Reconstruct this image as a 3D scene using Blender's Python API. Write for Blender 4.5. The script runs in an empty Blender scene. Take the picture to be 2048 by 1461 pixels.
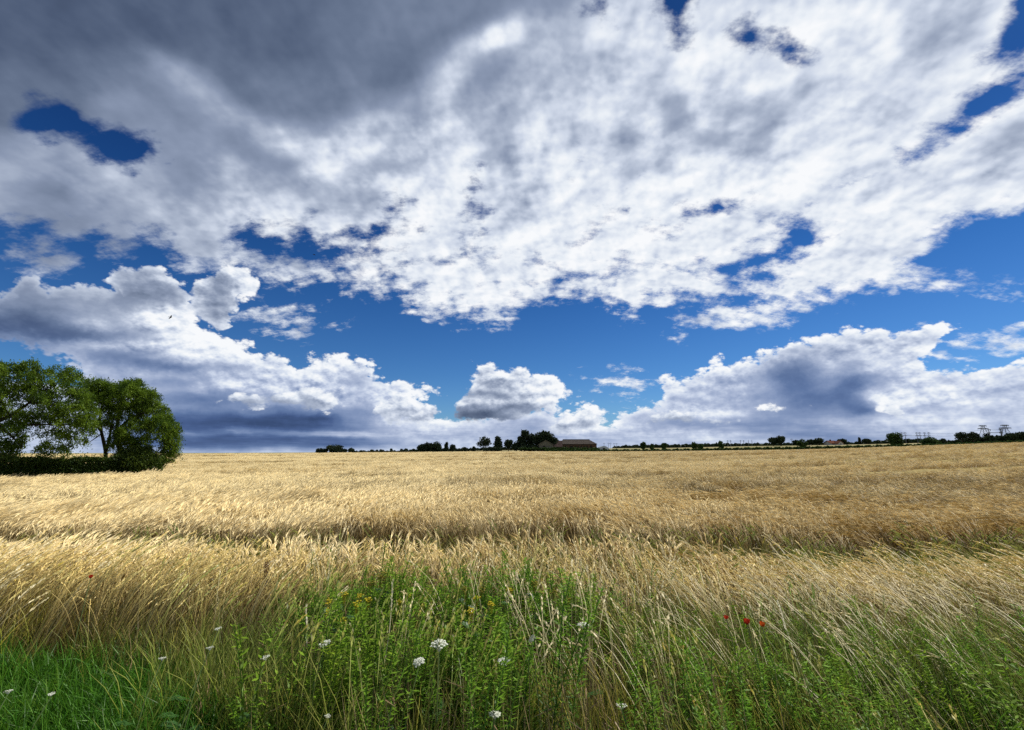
import bpy, bmesh, math, random
import numpy as np
from mathutils import Vector, Matrix, noise as mnoise

S = bpy.context.scene
R = math.radians
random.seed(7)

# ------------------------------------------------------------------ camera
F = 938.0                      # focal length in pixels of the 2048 wide photograph
PITCH = 10.4
CAM_Z = 1.7
cam_data = bpy.data.cameras.new("camera")
cam = bpy.data.objects.new("camera", cam_data)
S.collection.objects.link(cam)
cam.location = (0, 0, CAM_Z)
cam.rotation_euler = (R(90 + PITCH), 0, 0)
cam_data.sensor_width = 36
cam_data.lens = 36 * F / 2048
cam_data.clip_start = 0.05
cam_data.clip_end = 20000
S.camera = cam

# ------------------------------------------------------------------ light and exposure
SUN_AZ, SUN_EL = 62.0, 50.0    # degrees to the right of the view, degrees up
WORLD_STRENGTH = 0.1
CLOUD_GAIN = 1.0
sun_data = bpy.data.lights.new("sun", 'SUN')
sun_data.energy = 5.0
sun_data.angle = R(0.53)
sun_data.color = (1.0, 0.955, 0.87)
sun = bpy.data.objects.new("sun", sun_data)
S.collection.objects.link(sun)
sd = Vector((math.sin(R(SUN_AZ)) * math.cos(R(SUN_EL)), math.cos(R(SUN_AZ)) * math.cos(R(SUN_EL)), math.sin(R(SUN_EL))))
sun.rotation_euler = sd.to_track_quat('Z', 'Y').to_euler()
S.view_settings.view_transform = 'Standard'
S.view_settings.look = 'None'
S.view_settings.exposure = 0.0
S.view_settings.gamma = 1.0
S.view_settings.use_curve_mapping = False
S.cycles.use_adaptive_sampling = True
S.cycles.adaptive_threshold = 0.012
S.cycles.adaptive_min_samples = 12
S.cycles.use_denoising = False
S.cycles.max_bounces = 6
S.cycles.diffuse_bounces = 3
S.cycles.glossy_bounces = 1
S.cycles.transmission_bounces = 3
S.cycles.transparent_max_bounces = 4
S.cycles.caustics_reflective = False
S.cycles.caustics_refractive = False
S.render.filter_size = 1.3


# ------------------------------------------------------------------ node helper
class V:
    """one scalar socket with arithmetic"""
    def __init__(self, g, s): self.g, self.s = g, s
    def _b(self, op, o, rev=False):
        return self.g.m(op, o, self) if rev else self.g.m(op, self, o)
    def __add__(self, o): return self._b('ADD', o)
    __radd__ = __add__
    def __sub__(self, o): return self._b('SUBTRACT', o)
    def __rsub__(self, o): return self._b('SUBTRACT', o, True)
    def __mul__(self, o): return self._b('MULTIPLY', o)
    __rmul__ = __mul__
    def __truediv__(self, o): return self._b('DIVIDE', o)
    def __rtruediv__(self, o): return self._b('DIVIDE', o, True)


class G:
    def __init__(self, tree): self.t = tree
    def n(self, kind, **kw):
        nd = self.t.nodes.new(kind)
        for k, v in kw.items(): setattr(nd, k, v)
        return nd
    def put(self, sock, v):
        if isinstance(v, V): self.t.links.new(v.s, sock)
        elif hasattr(v, 'is_output'): self.t.links.new(v, sock)
        else: sock.default_value = v
    def m(self, op, a, b=None, c=None, clamp=False):
        nd = self.n('ShaderNodeMath', operation=op, use_clamp=clamp)
        self.put(nd.inputs[0], a)
        if b is not None: self.put(nd.inputs[1], b)
        if c is not None: self.put(nd.inputs[2], c)
        return V(self, nd.outputs[0])
    def vm(self, op, a, b=None):
        nd = self.n('ShaderNodeVectorMath', operation=op)
        self.put(nd.inputs[0], a)
        if b is not None:
            self.put(nd.inputs[3 if op == 'SCALE' else 1], b)
        return nd.outputs['Value' if op in ('DOT_PRODUCT', 'LENGTH', 'DISTANCE') else 'Vector']
    def xyz(self, x, y, z):
        nd = self.n('ShaderNodeCombineXYZ')
        for i, v in enumerate((x, y, z)): self.put(nd.inputs[i], v)
        return nd.outputs[0]
    def noise(self, vec, scale, detail=3, rough=0.55, lac=2.0, dist=0.0, out='Fac', typ='FBM'):
        nd = self.n('ShaderNodeTexNoise', noise_dimensions='3D')
        nd.normalize = True
        self.put(nd.inputs['Vector'], vec)
        nd.inputs['Scale'].default_value = scale
        nd.inputs['Detail'].default_value = detail
        nd.inputs['Roughness'].default_value = rough
        nd.inputs['Lacunarity'].default_value = lac
        nd.inputs['Distortion'].default_value = dist
        return V(self, nd.outputs[0]) if out == 'Fac' else nd.outputs[1]
    def voro(self, vec, scale, detail=2, rough=0.5, smooth=0.4):
        nd = self.n('ShaderNodeTexVoronoi', voronoi_dimensions='3D', feature='F1')
        self.put(nd.inputs['Vector'], vec)
        nd.inputs['Scale'].default_value = scale
        nd.inputs['Detail'].default_value = detail
        nd.inputs['Roughness'].default_value = rough
        return V(self, nd.outputs['Distance'])
    def step(self, x, lo, hi):
        nd = self.n('ShaderNodeMapRange', interpolation_type='SMOOTHSTEP')
        self.put(nd.inputs[0], x)
        for i, v in zip((1, 2, 3, 4), (lo, hi, 0.0, 1.0)): self.put(nd.inputs[i], v)
        return V(self, nd.outputs[0])
    def lin(self, x, lo, hi, a=0.0, b=1.0):
        nd = self.n('ShaderNodeMapRange')
        self.put(nd.inputs[0], x)
        for i, v in zip((1, 2, 3, 4), (lo, hi, a, b)): self.put(nd.inputs[i], v)
        return V(self, nd.outputs[0])
    def mix(self, f, a, b):          # scalar mix
        return a + f * (b - a) if isinstance(b, V) or isinstance(a, V) else f * (b - a) + a
    def cmix(self, f, a, b, mode='MIX'):
        nd = self.n('ShaderNodeMix', data_type='RGBA', blend_type=mode)
        self.put(nd.inputs[0], f)
        for i, v in ((6, a), (7, b)):
            self.put(nd.inputs[i], v if not isinstance(v, tuple) or len(v) == 4 else v + (1,))
        return nd.outputs[2]
    def ramp(self, x, stops, interp='LINEAR'):
        nd = self.n('ShaderNodeValToRGB')
        cr = nd.color_ramp
        cr.interpolation = interp
        while len(cr.elements) < len(stops): cr.elements.new(0.5)
        for e, (p, c) in zip(cr.elements, stops):
            e.position = p
            e.color = tuple(c) + (1,)
        self.put(nd.inputs[0], x)
        return nd.outputs[0]


def lin1(c): return c / 12.92 if c <= 0.04045 else ((c + 0.055) / 1.055) ** 2.4
def hexc(h): return tuple(lin1(int(h[i:i + 2], 16) / 255) for i in (0, 2, 4))


# ------------------------------------------------------------------ sky: where the clouds stand, in bearings
# The cloud deck is described by soft shapes over bearing and height angle; the tables below are
# factored into products of one curve of bearing and one of height, which the sky shader reads.
AZ0, AZ1, EL0, EL1 = -66.0, 66.0, -4.0, 60.0
NA, NE = 256, 256
azg = np.radians(np.linspace(AZ0, AZ1, NA))[None, :]
elg = np.radians(np.linspace(EL0, EL1, NE))[:, None]
dx, dy, dz = np.sin(azg) * np.cos(elg), np.cos(azg) * np.cos(elg), np.sin(elg) + 0 * azg
cp, sp = math.cos(R(PITCH)), math.sin(R(PITCH))
fw = dy * cp + dz * sp
up = -dy * sp + dz * cp
fw = np.maximum(fw, 0.15)
PX = 1024 + F * dx / fw
PY = 730.5 - F * up / fw


def polydist(poly):
    """signed distance in pixels, positive inside"""
    P = np.array(poly, float)
    d = np.full(PX.shape, 1e9)
    inside = np.zeros(PX.shape, bool)
    for i in range(len(P)):
        a, b = P[i], P[(i + 1) % len(P)]
        ex, ey = b - a
        t = np.clip(((PX - a[0]) * ex + (PY - a[1]) * ey) / (ex * ex + ey * ey + 1e-9), 0, 1)
        d = np.minimum(d, np.hypot(PX - a[0] - t * ex, PY - a[1] - t * ey))
        if a[1] != b[1]:
            c = ((a[1] > PY) != (b[1] > PY)) & (PX < ex * (PY - a[1]) / ey + a[0])
            inside ^= c
    return np.where(inside, d, -d)


def ell(x, y, rx, ry, ang=0):
    """approximate signed distance to an ellipse"""
    c, s = math.cos(R(ang)), math.sin(R(ang))
    u = (PX - x) * c - (PY - y) * s
    v = (PX - x) * s + (PY - y) * c
    return (1 - np.sqrt((u / rx) ** 2 + (v / ry) ** 2)) * min(rx, ry)


def shape(s):
    return ell(*s[1:]) if s[0] == 'e' else polydist(s)


def union(*f):
    o = f[0]
    for g in f[1:]: o = np.maximum(o, g)
    return o


def strokes(base, lst):
    """soft oriented brush marks: x, y, rx, ry, angle, value, weight"""
    o = base.copy()
    for x, y, rx, ry, ang, val, *w in lst:
        c, s = math.cos(R(ang)), math.sin(R(ang))
        u = (PX - x) * c - (PY - y) * s
        v = (PX - x) * s + (PY - y) * c
        k = np.exp(-0.9 * ((u / rx) ** 2 + (v / ry) ** 2) ** 1.25) * (w[0] if w else 1)
        o = o * (1 - k) + val * k
    return o
#@PAINT
# --- the high sheet
SHEET = [(-900, -1500), (-900, 470), (-300, 450), (0, 440), (60, 452), (130, 462), (190, 470), (215, 508), (268, 508), (278, 476), (340, 482),
         (365, 520), (420, 515), (445, 470), (490, 452), (540, 470), (575, 478), (600, 455), (650, 492), (690, 498), (705, 470),
         (735, 462), (760, 475), (735, 498), (700, 515), (680, 533), (740, 560), (800, 585), (860, 615), (940, 632), (1015, 642), (1050, 600), (1140, 596),
         (1200, 578), (1250, 600), (1262, 632), (1285, 608), (1360, 612), (1452, 590), (1440, 545), (1480, 518), (1560, 492), (1612, 462),
         (1640, 470), (1600, 495), (1530, 520), (1470, 548), (1500, 560), (1545, 595), (1505, 618), (1350, 638), (1358, 655), (1470, 652), (1600, 618), (1720, 580),
         (1840, 520), (1880, 470), (1960, 430), (2048, 412), (2400, 330), (3600, 250), (3600, -1500)]
HOLES = [[(34, 242), (66, 208), (128, 206), (170, 238), (218, 266), (306, 286), (318, 318), (268, 346), (204, 326), (152, 288), (98, 292), (54, 272)],
         [(1190, -200), (1300, -5), (1300, 25), (1330, 45), (1360, 78), (1385, 60), (1380, 20), (1400, -5), (1400, -200)],
         [(1465, 58), (1510, 48), (1560, 66), (1600, 92), (1622, 120), (1592, 130), (1550, 104), (1490, 88)],
         [(1820, 322), (1870, 290), (1915, 235), (1962, 175), (2048, 130), (2400, -60), (2400, -10), (2060, 180), (1965, 240), (1885, 292)],
         [(2038, -60), (2036, 30), (1995, 105), (1960, 128), (2060, 90), (2300, 0), (2300, -200)],
         [(1455, 602), (1468, 556), (1540, 528), (1622, 494), (1645, 462), (1600, 468), (1540, 498), (1470, 520), (1438, 560)],
         [(1280, 618), (1452, 596), (1462, 552), (1556, 598), (1500, 624), (1345, 636), (1290, 645)],
         ['e', 943, 405, 20, 40, 0], ['e', 1190, 17, 10, 14, 0], ['e', 795, 415, 26, 16, 30], ['e', 815, 445, 10, 22, 0],
         ['e', 940, 515, 26, 5, 0], ['e', 1075, 525, 22, 12, 0], ['e', 1140, 560, 50, 7, 12], ['e', 1185, 460, 40, 10, 45],
         ['e', 1410, 420, 32, 7, 20], ['e', 700, 505, 34, 14, -10], ['e', 20, 478, 90, 26, 0], ['e', 150, 485, 50, 20, 0], ['e', 500, 478, 60, 20, 0], ['e', 1500, 470, 50, 6, 28], ['e', 1330, 470, 18, 7, 0],
         ['e', 1160, 300, 8, 20, 0]]
cov_a = shape(SHEET)
for h in HOLES:
    k_ = 1.25 if h[0] == 'e' or h is not HOLES[0] else 1.4
    cov_a = np.minimum(cov_a, -shape(h) * k_ + (14 if h[0] == 'e' else 0))
WISPS = [['e', 500, 515, 62, 10, -12], ['e', 575, 530, 62, 11, -8], ['e', 610, 545, 34, 10, -18], ['e', 545, 632, 34, 9, 0], ['e', 590, 660, 15, 12, 0], ['e', 88, 497, 52, 30, -10],
         ['e', 730, 570, 44, 5, -8], ['e', 1675, 569, 34, 9, 5], ['e', 2010, 682, 60, 8, 0], ['e', 1250, 768, 24, 8, 0],
         ['e', 390, 500, 50, 40, 0], ['e', 1780, 560, 40, 3, 0]]
cov_a = union(cov_a, *[shape(w) for w in WISPS])
LUM_A = [(0.80, []),]
lum_a = strokes(np.full(PX.shape, 0.85), [
    (90, 490, 320, 60, 0, 0.58), (60, 400, 300, 70, 0, 0.70),
    # the big dark underside, upper left
    (150, -200, 900, 330, 0, 0.33), (0, 60, 560, 180, 0, 0.33), (420, 90, 520, 150, 0, 0.37), (760, 90, 230, 120, 20, 0.43),
    (820, 170, 130, 60, 25, 0.46), (980, -60, 260, 70, 0, 0.50), (860, 30, 160, 60, 10, 0.50),
    (90, 200, 240, 60, 0, 0.45), (330, 190, 190, 50, -15, 0.50), (60, 260, 150, 60, 0, 0.42), (550, 165, 190, 45, -8, 0.47),
    (350, 150, 60, 30, -30, 0.60), (430, 215, 150, 28, -36, 0.68), (560, 270, 90, 26, -20, 0.72), (470, 270, 170, 24, -30, 0.58),
    (360, 330, 80, 60, 0, 0.55), (440, 310, 80, 34, -20, 0.58), (250, 290, 80, 30, -20, 0.58), (240, 215, 60, 20, 0, 0.60),
    (380, 385, 90, 26, 0, 0.60), (540, 320, 120, 22, -24, 0.56), (600, 370, 120, 30, -12, 0.60),
    (465, 345, 38, 22, 10, 0.78), (500, 420, 60, 26, 0, 0.80), (660, 345, 60, 42, 0, 0.86), (600, 290, 60, 24, -20, 0.80),
    (130, 330, 110, 50, -20, 0.62), (60, 310, 70, 30, -10, 0.62), (170, 380, 130, 34, 0, 0.68), (70, 385, 80, 16, -4, 0.47), (130, 388, 30, 12, -30, 0.45), (60, 415, 90, 16, 0, 0.60),
    (230, 350, 60, 26, -30, 0.70), (250, 430, 90, 24, 0, 0.67), (120, 440, 130, 16, 0, 0.50), (230, 490, 50, 24, 0, 0.55), (90, 497, 50, 28, 0, 0.56),
    (330, 455, 60, 22, 0, 0.66), (400, 450, 50, 30, 0, 0.72), (400, 510, 50, 30, 0, 0.70), (620, 410, 60, 20, 0, 0.74), (540, 460, 80, 18, 0, 0.80),
    (700, 400, 60, 34, 10, 0.66), (760, 340, 60, 20, 0, 0.66), (720, 420, 60, 30, 0, 0.74), (780, 375, 50, 22, 0, 0.88),
    # mottled middle
    (790, 250, 70, 30, 0, 0.78), (830, 210, 80, 26, 0, 0.60), (900, 160, 40, 70, -30, 0.78), (900, 250, 50, 24, 25, 0.86), (1000, 230, 60, 30, 20, 0.70),
    (985, 290, 60, 50, 0, 0.70), (1010, 300, 34, 24, 0, 0.64), (1080, 110, 50, 34, 20, 0.70), (1130, 100, 60, 40, 0, 0.76), (1000, 70, 80, 30, 20, 0.88), (1110, 220, 36, 34, 0, 0.74),
    (1160, 280, 34, 34, 0, 0.74), (1190, 200, 30, 24, 0, 0.90), (1070, 300, 50, 30, 0, 0.86), (1250, 265, 30, 26, 0, 0.66), (1260, 350, 26, 44, 0, 0.68),
    (1340, 215, 44, 56, 30, 0.62), (1300, 160, 34, 40, 30, 0.74), (1320, 330, 30, 18, 0, 0.70), (1600, 350, 60, 30, 20, 0.93), (1230, 440, 90, 30, 0, 0.93), (1240, 80, 60, 40, 0, 0.92), (1200, 140, 40, 20, 0, 0.82),
    (1455, 210, 44, 34, 40, 0.72), (1430, 285, 54, 24, 0, 0.64), (1530, 240, 40, 60, -20, 0.68), (1570, 200, 60, 34, 0, 0.66), (1510, 300, 26, 34, 30, 0.66), (1600, 225, 50, 30, 0, 0.76),
    (1380, 355, 26, 16, 0, 0.76), (1350, 120, 50, 40, 0, 0.84), (1430, 120, 70, 34, 0, 0.93), (1400, 230, 20, 40, 20, 0.84), (1300, 240, 24, 36, 30, 0.84), (1200, 330, 30, 30, 0, 0.88),
    (1500, 160, 90, 26, -15, 0.92), (1650, 300, 90, 60, 0, 0.90), (1400, 400, 200, 50, 10, 0.91), (1030, 400, 60, 40, 0, 0.80), (1040, 440, 50, 24, 0, 0.78), (940, 300, 24, 30, 0, 0.82), (860, 380, 60, 30, 0, 0.84),
    (700, 290, 70, 40, 0, 0.82), (880, 310, 40, 20, 0, 0.84), (650, 330, 40, 20, 0, 0.86),
    # right: pale sheet with cool folds
    (1860, 60, 90, 50, 50, 0.72), (1930, 40, 50, 60, 30, 0.78), (1800, 110, 60, 40, 50, 0.76), (1750, 60, 30, 110, 35, 0.92), (1640, 50, 100, 60, 0, 0.88), (1760, 230, 120, 50, 30, 0.82),
    (1850, 180, 80, 30, 40, 0.84), (1730, 280, 60, 26, 30, 0.86), (1990, 290, 80, 40, 35, 0.72), (2048, 270, 60, 30, 40, 0.66), (1930, 330, 80, 26, 30, 0.82), (1900, 380, 160, 40, 25, 0.86), (1700, 400, 120, 40, 35, 0.90),
    (1700, 480, 100, 34, 30, 0.86), (1640, 540, 90, 40, 30, 0.90), (1560, 600, 90, 16, 8, 0.88), (1420, 645, 70, 10, 0, 0.80), (1200, 500, 200, 40, 0, 0.90), (900, 560, 140, 40, -15, 0.90),
    (820, 500, 100, 26, 0, 0.88), (960, 610, 60, 14, 0, 0.84), (1290, 540, 120, 30, 0, 0.90), (1390, 590, 60, 20, 0, 0.84),
    (545, 632, 30, 9, 0, 0.66), (590, 660, 15, 12, 0, 0.58), (520, 515, 90, 14, -12, 0.66), (600, 535, 60, 16, 0, 0.72), (2010, 682, 60, 8, 0, 0.84), (1250, 768, 24, 8, 0, 0.84)])

# --- the heaped clouds behind, down to the skyline
HEAP = [(-900, 3000), (-900, 560), (-300, 570), (0, 562), (25, 545), (70, 530), (105, 545), (118, 560), (165, 538), (200, 562), (235, 532), (285, 525), (330, 540), (380, 560),
        (408, 590), (425, 640), (460, 664), (500, 668), (512, 686), (560, 698), (600, 705), (625, 692), (690, 689), (722, 704), (755, 712), (772, 734),
        (830, 748), (880, 752), (862, 768), (905, 790), (935, 800), (1140, 800), (1150, 796), (1165, 794), (1175, 806), (1190, 798), (1205, 812), (1218, 826), (1232, 808),
        (1262, 797), (1300, 785), (1292, 750), (1345, 737), (1398, 730), (1420, 702), (1450, 704), (1482, 706), (1520, 694), (1560, 672), (1610, 668),
        (1650, 655), (1700, 640), (1740, 637), (1790, 645), (1840, 640), (1880, 628), (1925, 645), (1905, 690), (1880, 716), (1945, 722), (2048, 705),
        (2400, 690), (3600, 690), (3600, 3000)]
cov_b = shape(HEAP)
gap = shape([(-400, 690), (0, 697), (60, 706), (120, 722), (150, 745), (110, 752), (0, 738), (-400, 740)])
cov_b = np.minimum(cov_b, -gap * 1.0 + 4)
cov_b = np.minimum(cov_b, -shape(['e', 905, 812, 22, 9, 0]) * 1.2)
lum_b = strokes(np.full(PX.shape, 0.74), [
    (-200, 640, 500, 120, 0, 0.45), (120, 600, 300, 80, 0, 0.58), (60, 640, 190, 50, 0, 0.40), (20, 590, 120, 34, 0, 0.55), (110, 560, 60, 20, 0, 0.64), (170, 575, 50, 30, 0, 0.62),
    (180, 620, 90, 30, 0, 0.62), (200, 655, 70, 16, -5, 0.76), (100, 670, 120, 16, 0, 0.42), (240, 660, 24, 14, 0, 0.52), (300, 575, 70, 34, -15, 0.58), (340, 600, 60, 20, -30, 0.50),
    (265, 590, 36, 26, 0, 0.54), (300, 640, 60, 20, 0, 0.80), (230, 690, 90, 10, 0, 0.74), (360, 560, 30, 20, -40, 0.90), (400, 600, 20, 30, -30, 0.90), (340, 635, 50, 24, 0, 0.86),
    (420, 660, 70, 26, -20, 0.92), (330, 690, 90, 20, 0, 0.82), (250, 720, 90, 14, -5, 0.50), (340, 735, 120, 12, -3, 0.50), (260, 705, 50, 8, 0, 0.56),
    (200, 745, 60, 20, 0, 0.66), (460, 700, 90, 24, -15, 0.90), (400, 715, 80, 12, 0, 0.78), (500, 735, 90, 14, 0, 0.66), (560, 730, 60, 20, 0, 0.78),
    (430, 755, 70, 12, 0, 0.76), (350, 765, 80, 12, 0, 0.56), (480, 775, 90, 9, 0, 0.84), (400, 800, 120, 20, 0, 0.50), (300, 770, 50, 10, -10, 0.62), (380, 840, 160, 22, 0, 0.45),
    (540, 850, 200, 20, 0, 0.34), (620, 835, 120, 12, 0, 0.34), (450, 872, 200, 22, 0, 0.36), (620, 880, 180, 14, 0, 0.36), (560, 820, 120, 10, 0, 0.50), (700, 715, 60, 14, 0, 0.90), (640, 730, 30, 12, 0, 0.82),
    (700, 760, 60, 16, 0, 0.62), (640, 755, 50, 20, 0, 0.80), (760, 740, 50, 14, -10, 0.88), (820, 765, 60, 10, -8, 0.80), (740, 790, 40, 20, 0, 0.68),
    (800, 800, 60, 24, 0, 0.84), (720, 830, 40, 24, 0, 0.58), (770, 790, 14, 14, 0, 0.86), (850, 840, 60, 18, 0, 0.82), (790, 835, 30, 8, 0, 0.88), (840, 815, 20, 6, 0, 0.62), (770, 850, 30, 7, 0, 0.70),
    (380, 868, 60, 5, 0, 0.58), (600, 868, 110, 5, 0, 0.55), (480, 862, 40, 4, 0, 0.62), (700, 870, 90, 5, 0, 0.72), (400, 885, 140, 12, 0, 0.40), (640, 885, 140, 8, 0, 0.42), (820, 875, 80, 14, 0, 0.72),
    (900, 860, 60, 8, 0, 0.84), (1000, 865, 90, 10, 0, 0.66), (1080, 850, 60, 16, 0, 0.64), (1130, 830, 40, 26, 0, 0.80), (930, 870, 60, 8, 0, 0.68), (1180, 825, 40, 30, 0, 0.88), (1060, 880, 60, 8, 0, 0.60),
    (1200, 850, 60, 16, 0, 0.84), (1220, 880, 60, 14, 0, 0.68),
    # right
    (1280, 800, 60, 12, 10, 0.84), (1340, 750, 60, 20, 15, 0.88), (1420, 725, 60, 16, 10, 0.90), (1330, 775, 60, 14, 0, 0.78), (1420, 765, 60, 16, 0, 0.72), (1500, 715, 60, 16, 15, 0.90), (1600, 685, 70, 14, 12, 0.90), (1720, 655, 60, 12, 5, 0.88),
    (1850, 650, 60, 14, 0, 0.88), (1540, 740, 34, 20, 0, 0.66), (1590, 760, 60, 50, 0, 0.46), (1620, 800, 80, 40, 0, 0.48), (1560, 710, 60, 10, 10, 0.66), (1580, 713, 24, 4, 0, 0.82), (1700, 700, 60, 30, 0, 0.70), (1740, 715, 90, 16, 25, 0.66),
    (1800, 680, 80, 26, 15, 0.80), (1700, 660, 30, 30, 0, 0.76), (1840, 700, 40, 20, 30, 0.78), (1520, 800, 40, 30, 0, 0.62), (1450, 800, 60, 24, 0, 0.68), (1380, 800, 60, 16, 0, 0.68),
    (1710, 775, 34, 40, 0, 0.42), (1725, 820, 34, 20, 0, 0.46), (1690, 790, 30, 30, 0, 0.44), (1760, 770, 30, 24, 0, 0.60), (1750, 735, 60, 10, 10, 0.74),
    (1350, 828, 60, 9, 0, 0.82), (1420, 825, 40, 8, -10, 0.86), (1300, 835, 60, 10, 0, 0.66), (1390, 850, 90, 10, 0, 0.58), (1340, 868, 90, 8, 0, 0.72), (1460, 868, 60, 6, 0, 0.80),
    (1550, 850, 90, 16, 0, 0.56), (1640, 865, 140, 12, 0, 0.56), (1700, 880, 120, 12, 0, 0.56), (1850, 740, 60, 12, 8, 0.82), (1950, 735, 100, 12, 4, 0.88), (2040, 760, 90, 14, 0, 0.70), (1880, 775, 120, 14, 4, 0.80),
    (1800, 800, 60, 14, 0, 0.86), (1980, 790, 100, 12, 0, 0.72), (1850, 815, 50, 5, 0, 0.64), (1920, 800, 50, 8, 0, 0.88), (1990, 830, 120, 10, 0, 0.70), (1880, 840, 120, 8, 0, 0.78), (1800, 860, 120, 9, 0, 0.72), (1950, 865, 140, 10, 0, 0.76),
    (1560, 830, 40, 6, 0, 0.6)])

# --- the heads in front
FRONT = [[(898, 846), (905, 812), (916, 796), (942, 780), (938, 742), (955, 724), (985, 716), (1005, 732), (1025, 738), (1052, 724), (1078, 740), (1112, 747), (1140, 764), (1148, 795),
          (1125, 812), (1110, 822), (1060, 835), (1010, 848), (960, 852)],
         [(372, 575), (400, 548), (425, 535), (462, 520), (498, 525), (520, 550), (524, 580), (508, 602), (482, 598), (474, 620), (462, 662), (432, 668), (395, 640), (376, 605)],
         [(425, 803), (470, 784), (560, 786), (600, 772), (622, 764), (645, 778), (672, 774), (690, 782), (692, 808), (670, 828), (600, 818), (500, 818)],
         [(1500, 818), (1530, 800), (1545, 798), (1575, 815), (1560, 828), (1525, 830)],
         ['e', 1640, 814, 15, 6, 0], ['e', 1475, 778, 15, 8, -20], [(1730, 818), (1752, 805), (1775, 800), (1805, 815), (1822, 838), (1790, 845), (1750, 828)],
         [(1885, 792), (1903, 784), (1930, 790), (1935, 806), (1905, 806)],
         ['e', 1165, 800, 12, 8, -40], [(1075, 872), (1095, 838), (1120, 824), (1148, 832), (1160, 812), (1178, 800), (1198, 800), (1216, 816), (1208, 840), (1190, 868)],
         [(1250, 852), (1285, 828), (1315, 812), (1345, 812), (1372, 822), (1400, 816), (1440, 826), (1462, 838), (1495, 842), (1480, 852)],
         [(742, 832), (755, 805), (785, 788), (815, 784), (845, 795), (872, 808), (885, 835), (850, 852), (790, 854)], [(210, 540), (240, 528), (300, 526), (345, 550), (392, 600), (370, 620), (300, 615), (240, 610)]]
cov_c = union(*[shape(f) for f in FRONT])
lum_c = strokes(np.full(PX.shape, 0.82), [
    (1150, 845, 70, 34, 0, 0.84), (1110, 862, 40, 12, 0, 0.66), (1130, 838, 18, 10, 0, 0.93), (1190, 812, 20, 12, 0, 0.95), (1165, 850, 30, 8, 0, 0.74), (1330, 822, 50, 9, 0, 0.92), (1420, 828, 40, 8, 0, 0.90), (1370, 846, 130, 9, 0, 0.58),
    (810, 800, 60, 14, 0, 0.90), (770, 830, 24, 14, 0, 0.70), (830, 822, 30, 9, 0, 0.76), (815, 845, 60, 8, 0, 0.62), (850, 812, 20, 9, 0, 0.92),
    (985, 735, 30, 20, 0, 0.93), (1070, 760, 60, 24, -15, 0.91), (1125, 780, 20, 22, 0, 0.90), (985, 768, 34, 9, 0, 0.60), (1000, 790, 50, 10, -6, 0.50), (950, 795, 26, 16, 0, 0.60),
    (1060, 792, 40, 8, 0, 0.78), (1000, 808, 60, 8, 0, 0.76), (960, 832, 70, 15, 0, 0.38), (1040, 818, 60, 9, 0, 0.50), (1095, 808, 30, 12, 0, 0.84), (930, 845, 30, 10, 0, 0.36), (1005, 782, 12, 4, 0, 0.8),
    (440, 580, 34, 44, 0, 0.56), (430, 630, 34, 26, 0, 0.60), (450, 550, 30, 16, 0, 0.66), (495, 565, 26, 36, 0, 0.91), (466, 640, 12, 20, 0, 0.82), (445, 535, 30, 10, 0, 0.80), (485, 530, 26, 10, 0, 0.86),
    (500, 792, 60, 9, 0, 0.78), (560, 805, 90, 8, 0, 0.62), (640, 785, 40, 16, 0, 0.93), (672, 800, 20, 20, 0, 0.92), (480, 812, 40, 6, 0, 0.45), (600, 815, 60, 6, 0, 0.50), (590, 790, 40, 8, 0, 0.86),
    (1540, 812, 40, 14, 0, 0.94), (1640, 814, 15, 8, 0, 0.86), (1765, 812, 30, 12, 0, 0.86), (1800, 838, 30, 12, 0, 0.70), (1905, 795, 30, 14, 0, 0.92), (1190, 805, 30, 16, 0, 0.93),
    (270, 560, 60, 34, 0, 0.60), (330, 590, 60, 20, -20, 0.54), (270, 600, 60, 16, 0, 0.52), (290, 535, 50, 8, 0, 0.66)])

# beyond the picture the same broken cloud goes on at random
edge = np.clip((np.abs(PX - 1024) - 1150) / 350, 0, 1) + np.clip((-60 - PY) / 350, 0, 1)
edge = np.clip(edge, 0, 1)
cov_a = np.clip(cov_a / np.where(cov_a > 0, 46, 30), -2.0, 2.0) * (1 - edge) + 0.8 * edge
lum_b = 0.72 + (lum_b - 0.72) * 1.22
lum_a = 0.74 + (lum_a - 0.74) * np.where(lum_a < 0.74, 0.92, 1.0)
cov_b = np.clip(cov_b / 22, -2.4, 2.6)
cov_c = np.clip(cov_c / 16, -2.2, 2.2)
lum_a = lum_a * (1 - edge) + 0.72 * edge
FIELDS = [(cov_a, 20), (lum_a, 20), (cov_b, 14), (lum_b, 20), (cov_c, 16), (lum_c, 10)]

# ------------------------------------------------------------------ sky shader
world = bpy.data.worlds.new("World")
S.world = world
world.use_nodes = True
world.cycles.sampling_method = 'MANUAL'
world.cycles.sample_map_resolution = 512
wt = world.node_tree
wt.nodes.clear()
g = G(wt)


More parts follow.
